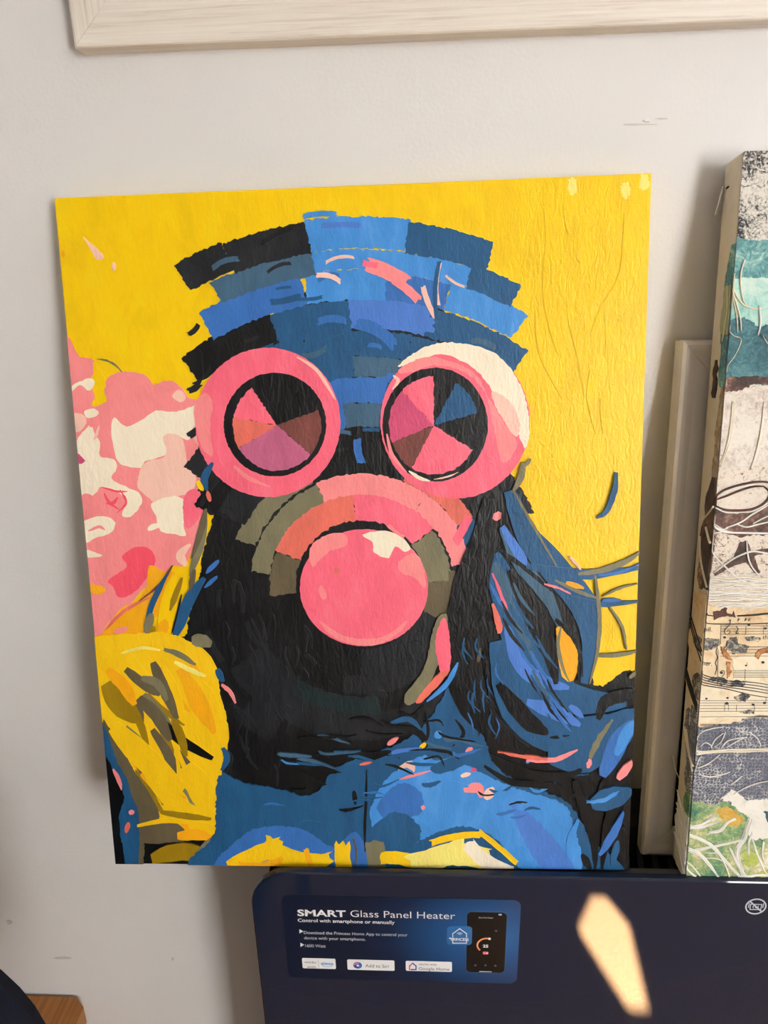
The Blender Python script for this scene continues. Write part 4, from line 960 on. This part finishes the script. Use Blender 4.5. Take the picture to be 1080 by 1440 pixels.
# --- strands at the left between the blossoms and the dark mass
for mt, a_, w in (('olive', [(290, 730), (280, 770), (268, 810)], 12), ('peach', [(262, 795), (254, 780), (268, 765)], 12), ('navy', [(300, 650), (288, 672), (292, 690)], 10), ('yellow', [(278, 676), (286, 690)], 7), ('salmon', [(296, 705), (292, 690)], 6), ('taupe', [(290, 715), (284, 745), (270, 785)], 9), ('brown', [(243, 795), (225, 822), (196, 845)], 4), ('navy', [(236, 806), (216, 846), (204, 888)], 8), ('yellow', [(246, 808), (236, 840), (224, 876)], 14),
                  ('ochre', [(256, 812), (246, 840), (240, 858)], 8), ('navy', [(288, 812), (268, 840), (252, 880), (246, 896)], 16), ('black', [(256, 836), (248, 870), (242, 890)], 3), ('taupe', [(274, 800), (268, 830)], 8), ('blue', [(308, 788), (290, 806)], 7), ('blue', [(306, 810), (288, 826)], 6), ('olive', [(214, 862), (206, 890)], 12), ('amber', [(234, 872), (226, 892)], 16), ('ochre', [(216, 880), (212, 898)], 10)):
    stroke(mt, a_, w)
# --- golden folds, lower left
ppatch('gold', [(128, 905), (160, 892), (205, 890), (232, 888), (262, 900), (290, 918), (306, 944), (310, 975), (318, 1005), (322, 1042), (312, 1080), (314, 1120), (308, 1150), (302, 1172), (250, 1178), (215, 1150), (185, 1090), (160, 1050), (140, 1000)], 1.0)
ppatch('taupe', [(146, 1010), (170, 1050), (200, 1100), (225, 1150), (205, 1165), (200, 1225), (176, 1225), (168, 1120), (150, 1060)], 1.0)
ppatch('navy', [(140, 1010), (152, 1030), (166, 1070), (182, 1100), (196, 1150), (192, 1225), (158, 1225), (150, 1100)], 1.0); ppatch('black', [(140, 1070), (160, 1080), (176, 1120), (168, 1150), (176, 1230), (140, 1230)], 1.0)
stroke('coral', [(160, 1080), (168, 1095), (172, 1110)], 6); stroke('salmon', [(182, 1155), (178, 1170)], 7); stroke('coral', [(182, 1142), (190, 1140)], 7)
for k in range(34):                              # loose diagonal folds of gold, amber, ochre, taupe and olive
    t = (k*0.618) % 1.0; u = 150+120*t+pr.uniform(-8, 8); v = 905+pr.uniform(0, 190)
    if u < 146+(v-905)*0.22: u = 150+(v-905)*0.25
    e = 60+pr.uniform(-16, 30)
    stroke(['gold', 'amber', 'ochre', 'taupe', 'gold', 'olive', 'gold'][k % 7], [(u, v), (u+pr.uniform(10, 26), v+e*0.5), (min(308, u+pr.uniform(24, 52)), v+e)], pr.uniform(7, 19), (0.5, 0.35), 1.0)
for mt, a_, w in (('black', [(226, 1010), (256, 1040), (300, 1066)], 14), ('taupe', [(216, 930), (232, 968), (250, 1010)], 16), ('amber', [(252, 940), (280, 980), (302, 1030)], 20), ('gold', [(230, 902), (276, 918), (304, 946)], 22), ('straw', [(246, 930), (270, 942), (290, 950)], 7), ('ochre', [(150, 960), (170, 990), (196, 1012)], 30), ('amber', [(152, 940), (176, 964), (190, 990)], 18), ('taupe', [(196, 980), (222, 1006), (240, 1040)], 18), ('taupe', [(178, 940), (204, 962), (226, 976)], 14), ('olive', [(200, 952), (222, 960), (236, 984)], 12), ('olive', [(232, 912), (254, 920), (276, 934)], 8), ('olive', [(270, 900), (284, 900), (298, 906)], 18), ('ochre', [(244, 1010), (256, 1036), (262, 1062)], 12), ('straw', [(172, 918), (200, 910), (226, 914)], 4), ('gold', [(160, 1020), (210, 1070), (258, 1110)], 34), ('amber', [(200, 1086), (232, 1112), (262, 1122)], 14), ('gold', [(262, 1075), (284, 1110), (300, 1150)], 36), ('gold', [(200, 1062), (236, 1118), (280, 1142)], 24), ('ochre', [(226, 1140), (262, 1146), (298, 1150)], 9), ('taupe', [(186, 1090), (206, 1130), (222, 1150)], 24), ('taupe', [(200, 1176), (236, 1168), (262, 1176)], 30), ('ochre', [(214, 1206), (258, 1196), (300, 1206)], 24), ('amber', [(250, 1174), (276, 1172), (298, 1176)], 16), ('olive', [(276, 1208), (292, 1190), (300, 1178)], 16), ('gold', [(194, 1160), (240, 1152), (306, 1160)], 7), ('coral', [(312, 962), (324, 972), (332, 988)], 5), ('navy', [(306, 940), (314, 958)], 9), ('navy', [(314, 1050), (320, 1066), (312, 1082)], 9)):
    stroke(mt, a_, w, (0.55, 0.4), 0.9)
# --- blue sweep along the bottom
ppatch('navy', [(308, 1090), (340, 1098), (400, 1110), (430, 1118), (452, 1108), (470, 1080), (520, 1060), (570, 1040), (610, 1000), (640, 940), (660, 900), (668, 960), (680, 1030), (700, 1080), (760, 1110), (800, 1130), (830, 1180), (840, 1230), (300, 1230), (304, 1170)], 1.4)
ppatch('sky', [(520, 1150), (532, 1110), (560, 1080), (600, 1060), (650, 1072), (690, 1092), (740, 1112), (790, 1128), (806, 1160), (815, 1225), (740, 1225), (700, 1180), (650, 1160), (590, 1180), (560, 1196), (540, 1180)], 1.3)
ppatch('blue', [(310, 1225), (340, 1175), (380, 1160), (430, 1166), (470, 1190), (500, 1168), (512, 1225)], 1.0); ppatch('peri', [(720, 1130), (752, 1150), (790, 1190), (806, 1225), (768, 1225), (736, 1180)], 1.0)
ppatch('blue', [(532, 1130), (560, 1100), (590, 1110), (594, 1140), (566, 1150), (540, 1150)], 1.2); ppatch('navy', [(520, 1170), (548, 1142), (576, 1146), (592, 1168), (578, 1196), (556, 1200), (530, 1190)], 1.2); ppatch('navy', [(606, 1076), (640, 1062), (656, 1072), (630, 1084), (612, 1086)], 0.8)
for mt, a_, w in (('black', [(410, 1068), (450, 1078), (480, 1085)], 6), ('black', [(420, 1082), (445, 1096), (460, 1102)], 5), ('black', [(480, 1055), (520, 1062), (550, 1055)], 12), ('black', [(560, 1020), (590, 1030), (600, 1050)], 10), ('black', [(600, 1052), (630, 1056), (646, 1066)], 5), ('black', [(640, 1010), (652, 1030), (636, 1048)], 5), ('black', [(598, 1000), (602, 1030), (592, 1050)], 5), ('black', [(560, 1000), (580, 1008), (596, 990)], 8), ('navy', [(550, 1015), (575, 1010), (592, 1025)], 8), ('black', [(516, 1080), (515, 1120), (513, 1170), (514, 1196)], 4), ('black', [(498, 1110), (500, 1130)], 7), ('peach', [(560, 1080), (578, 1072), (582, 1084)], 8), ('coral', [(562, 1094), (585, 1088), (606, 1082)], 4), ('coral', [(545, 1046), (560, 1036)], 7), ('salmon', [(506, 1074), (524, 1070)], 4),
                  ('coral', [(655, 1058), (664, 1050)], 8), ('peach', [(648, 1090), (662, 1086)], 6), ('coral', [(652, 1110), (672, 1106), (676, 1120)], 14), ('peach', [(682, 1122), (694, 1106)], 14), ('coral', [(592, 1134), (598, 1134)], 6), ('sky', [(612, 1028), (620, 1036)], 12), ('gold', [(590, 1052), (600, 1042)], 6), ('magenta', [(662, 1082), (670, 1080)], 6)):
    stroke(mt, a_, w)
for mt, u, v, an, L, w in (('gold', 362, 1204, -24, 84, 26), ('gold', 420, 1200, 14, 90, 32), ('amber', 368, 1212, -8, 60, 14), ('amber', 436, 1206, 70, 30, 8), ('gold', 484, 1204, 84, 40, 24), ('olive', 528, 1204, 86, 44, 28), ('gold', 566, 1210, 10, 60, 20), ('straw', 618, 1202, -18, 84, 34), ('straw', 660, 1204, 8, 60, 34), ('cream', 688, 1206, 34, 70, 22), ('gold', 640, 1178, -10, 70, 10), ('gold', 700, 1190, 40, 70, 8), ('taupe', 497, 1200, 90, 46, 3)): dab(mt, u, v, math.radians(an), L, w)
for k in range(34):
    u, v = pr.uniform(330, 800), pr.uniform(1050, 1165)
    stroke(pr.choice(['navy', 'blue', 'sky', 'peri', 'black', 'navy']), [(u, v), (u+pr.uniform(8, 20), v+pr.uniform(-5, 6)), (u+pr.uniform(22, 44), v+pr.uniform(-8, 8))], pr.uniform(2, 7), amp=0.8)
for k in range(24):
    u, v = pr.uniform(380, 640), pr.uniform(1010, 1075)
    stroke(pr.choice(['black', 'black', 'navy', 'steel']), [(u, v), (u+pr.uniform(10, 24), v+pr.uniform(-4, 8)), (u+pr.uniform(26, 56), v+pr.uniform(-2, 16))], pr.uniform(2, 6), amp=0.8)
# --- flowing strands on the right
flow = [('navy', [(716, 690), (740, 750), (780, 800), (820, 850), (830, 900), (820, 960)], 40), ('navy', [(690, 780), (720, 850), (750, 930), (800, 980), (880, 985)], 60), ('navy', [(700, 900), (730, 990), (790, 1030), (860, 1010)], 60), ('navy', [(770, 1060), (820, 1060), (870, 1020), (895, 1000)], 50), ('steel', [(705, 740), (730, 790), (770, 840), (790, 890)], 20), ('steel', [(694, 790), (720, 850), (745, 910)], 22),
        ('peri', [(706, 740), (728, 776), (742, 800)], 14), ('peri', [(712, 880), (730, 930), (760, 955), (800, 966)], 22), ('peri', [(740, 985), (780, 1000), (816, 1018)], 20), ('peri', [(800, 990), (820, 1008)], 10), ('black', [(690, 700), (680, 760), (660, 830), (650, 900), (660, 980), (700, 1030), (740, 1056)], 50), ('black', [(716, 800), (745, 860), (770, 910), (782, 960)], 26), ('black', [(700, 770), (740, 800), (775, 830)], 7), ('black', [(780, 870), (808, 900), (814, 955)], 10), ('black', [(700, 960), (740, 1010), (770, 1030)], 24),
        ('black', [(690, 1060), (740, 1086), (790, 1090), (818, 1080)], 14), ('black', [(680, 1075), (720, 1098), (780, 1104), (812, 1120)], 9), ('black', [(806, 1096), (818, 1130), (834, 1180), (836, 1220)], 14), ('black', [(840, 1010), (850, 985), (880, 975), (890, 968)], 18), ('black', [(772, 1036), (800, 1032)], 5), ('black', [(850, 1090), (840, 1120)], 7), ('black', [(856, 1130), (850, 1180), (846, 1220)], 10), ('black', [(880, 1160), (870, 1190), (884, 1220)], 22), ('black', [(818, 1200), (830, 1220)], 10),
        ('rose', [(692, 805), (706, 840), (716, 870)], 5), ('salmon', [(692, 848), (702, 880), (700, 890)], 9), ('coral', [(694, 730), (704, 720)], 11), ('coral', [(765, 820), (785, 826), (802, 834)], 4), ('coral', [(740, 1068), (780, 1066), (812, 1052)], 7), ('salmon', [(700, 1056), (750, 1064), (770, 1066)], 5), ('coral', [(826, 1078), (830, 1064)], 7), ('coral', [(868, 1094), (888, 1068)], 12), ('olive', [(828, 1066), (840, 1040), (860, 1010)], 8), ('olive', [(850, 1080), (860, 1056)], 10), ('taupe', [(676, 910), (672, 930)], 5),
        ('blue', [(846, 1090), (870, 1040), (895, 1010)], 26), ('sky', [(866, 1060), (880, 1030), (895, 1010)], 16), ('navy', [(830, 1130), (860, 1120), (888, 1110)], 30), ('sky', [(824, 1126), (850, 1122), (870, 1110)], 6), ('blue', [(842, 1200), (862, 1170), (876, 1140)], 12), ('sky', [(812, 1150), (800, 1190), (812, 1220)], 10), ('navy', [(860, 1215), (868, 1180)], 10)]
for mt, a_, w in flow: stroke(mt, a_, w, (0.4, 0.25), 1.4)
for k in range(26):
    t = pr.random(); u = 690+90*t+pr.uniform(-14, 14); v = 780+190*t+pr.uniform(-40, 40)
    stroke(pr.choice(['black', 'navy', 'blue', 'steel', 'black']), [(u, v), (u+12, v+24), (u+30, v+46)], pr.uniform(2, 6), amp=0.8)
for k in range(20):
    u = pr.uniform(640, 700); v = pr.uniform(880, 1010); stroke(pr.choice(['navy', 'char', 'navy', 'blue']), [(u, v), (u+pr.uniform(-4, 6), v+14), (u+pr.uniform(-2, 16), v+30)], pr.uniform(1.5, 4), amp=0.6)
ppatch('amber', [(782, 880), (800, 895), (812, 920), (806, 955), (790, 950), (784, 920)], 0.8); stroke('olive', [(788, 880), (784, 905), (790, 935), (800, 958)], 5); stroke('black', [(790, 878), (812, 905), (818, 950)], 6)
ppatch('olive', [(610, 880), (622, 862), (630, 870), (620, 920), (600, 968), (575, 990), (570, 975), (596, 940)], 0.7); ppatch('rose', [(622, 868), (630, 880), (634, 930), (622, 950), (616, 930), (612, 900)], 0.7); ppatch('salmon', [(612, 950), (632, 940), (618, 960), (592, 986), (586, 982)], 0.6); stroke('sky', [(644, 930), (628, 960), (600, 985)], 7)
for mt, a_, w in (('olive', [(722, 690), (750, 740), (785, 800)], 4), ('olive', [(735, 650), (732, 670), (720, 692)], 9), ('olive', [(738, 655), (746, 645)], 5), ('navy', [(740, 795), (800, 805), (840, 806), (897, 798)], 14), ('olive', [(812, 806), (850, 800), (880, 788), (898, 776)], 8), ('blue', [(840, 808), (870, 804), (898, 792)], 4), ('olive', [(780, 815), (815, 832), (840, 840)], 5), ('navy', [(800, 838), (840, 848), (897, 845)], 8), ('blue', [(846, 843), (872, 843)], 5), ('olive', [(836, 808), (840, 840), (842, 880), (838, 920), (828, 960)], 6), ('olive', [(838, 920), (866, 920), (896, 914)], 6), ('olive', [(856, 852), (874, 880), (880, 912)], 4), ('olive', [(884, 952), (896, 942)], 5),
                  ('peach', [(800, 782), (808, 790), (816, 800)], 4), ('navy', [(866, 664), (863, 690), (852, 718), (838, 728)], 8), ('amber', [(795, 818), (820, 826)], 7), ('olive', [(846, 838), (870, 826), (896, 820)], 3)):
    stroke(mt, a_, w, (0.5, 0.3), 0.7)
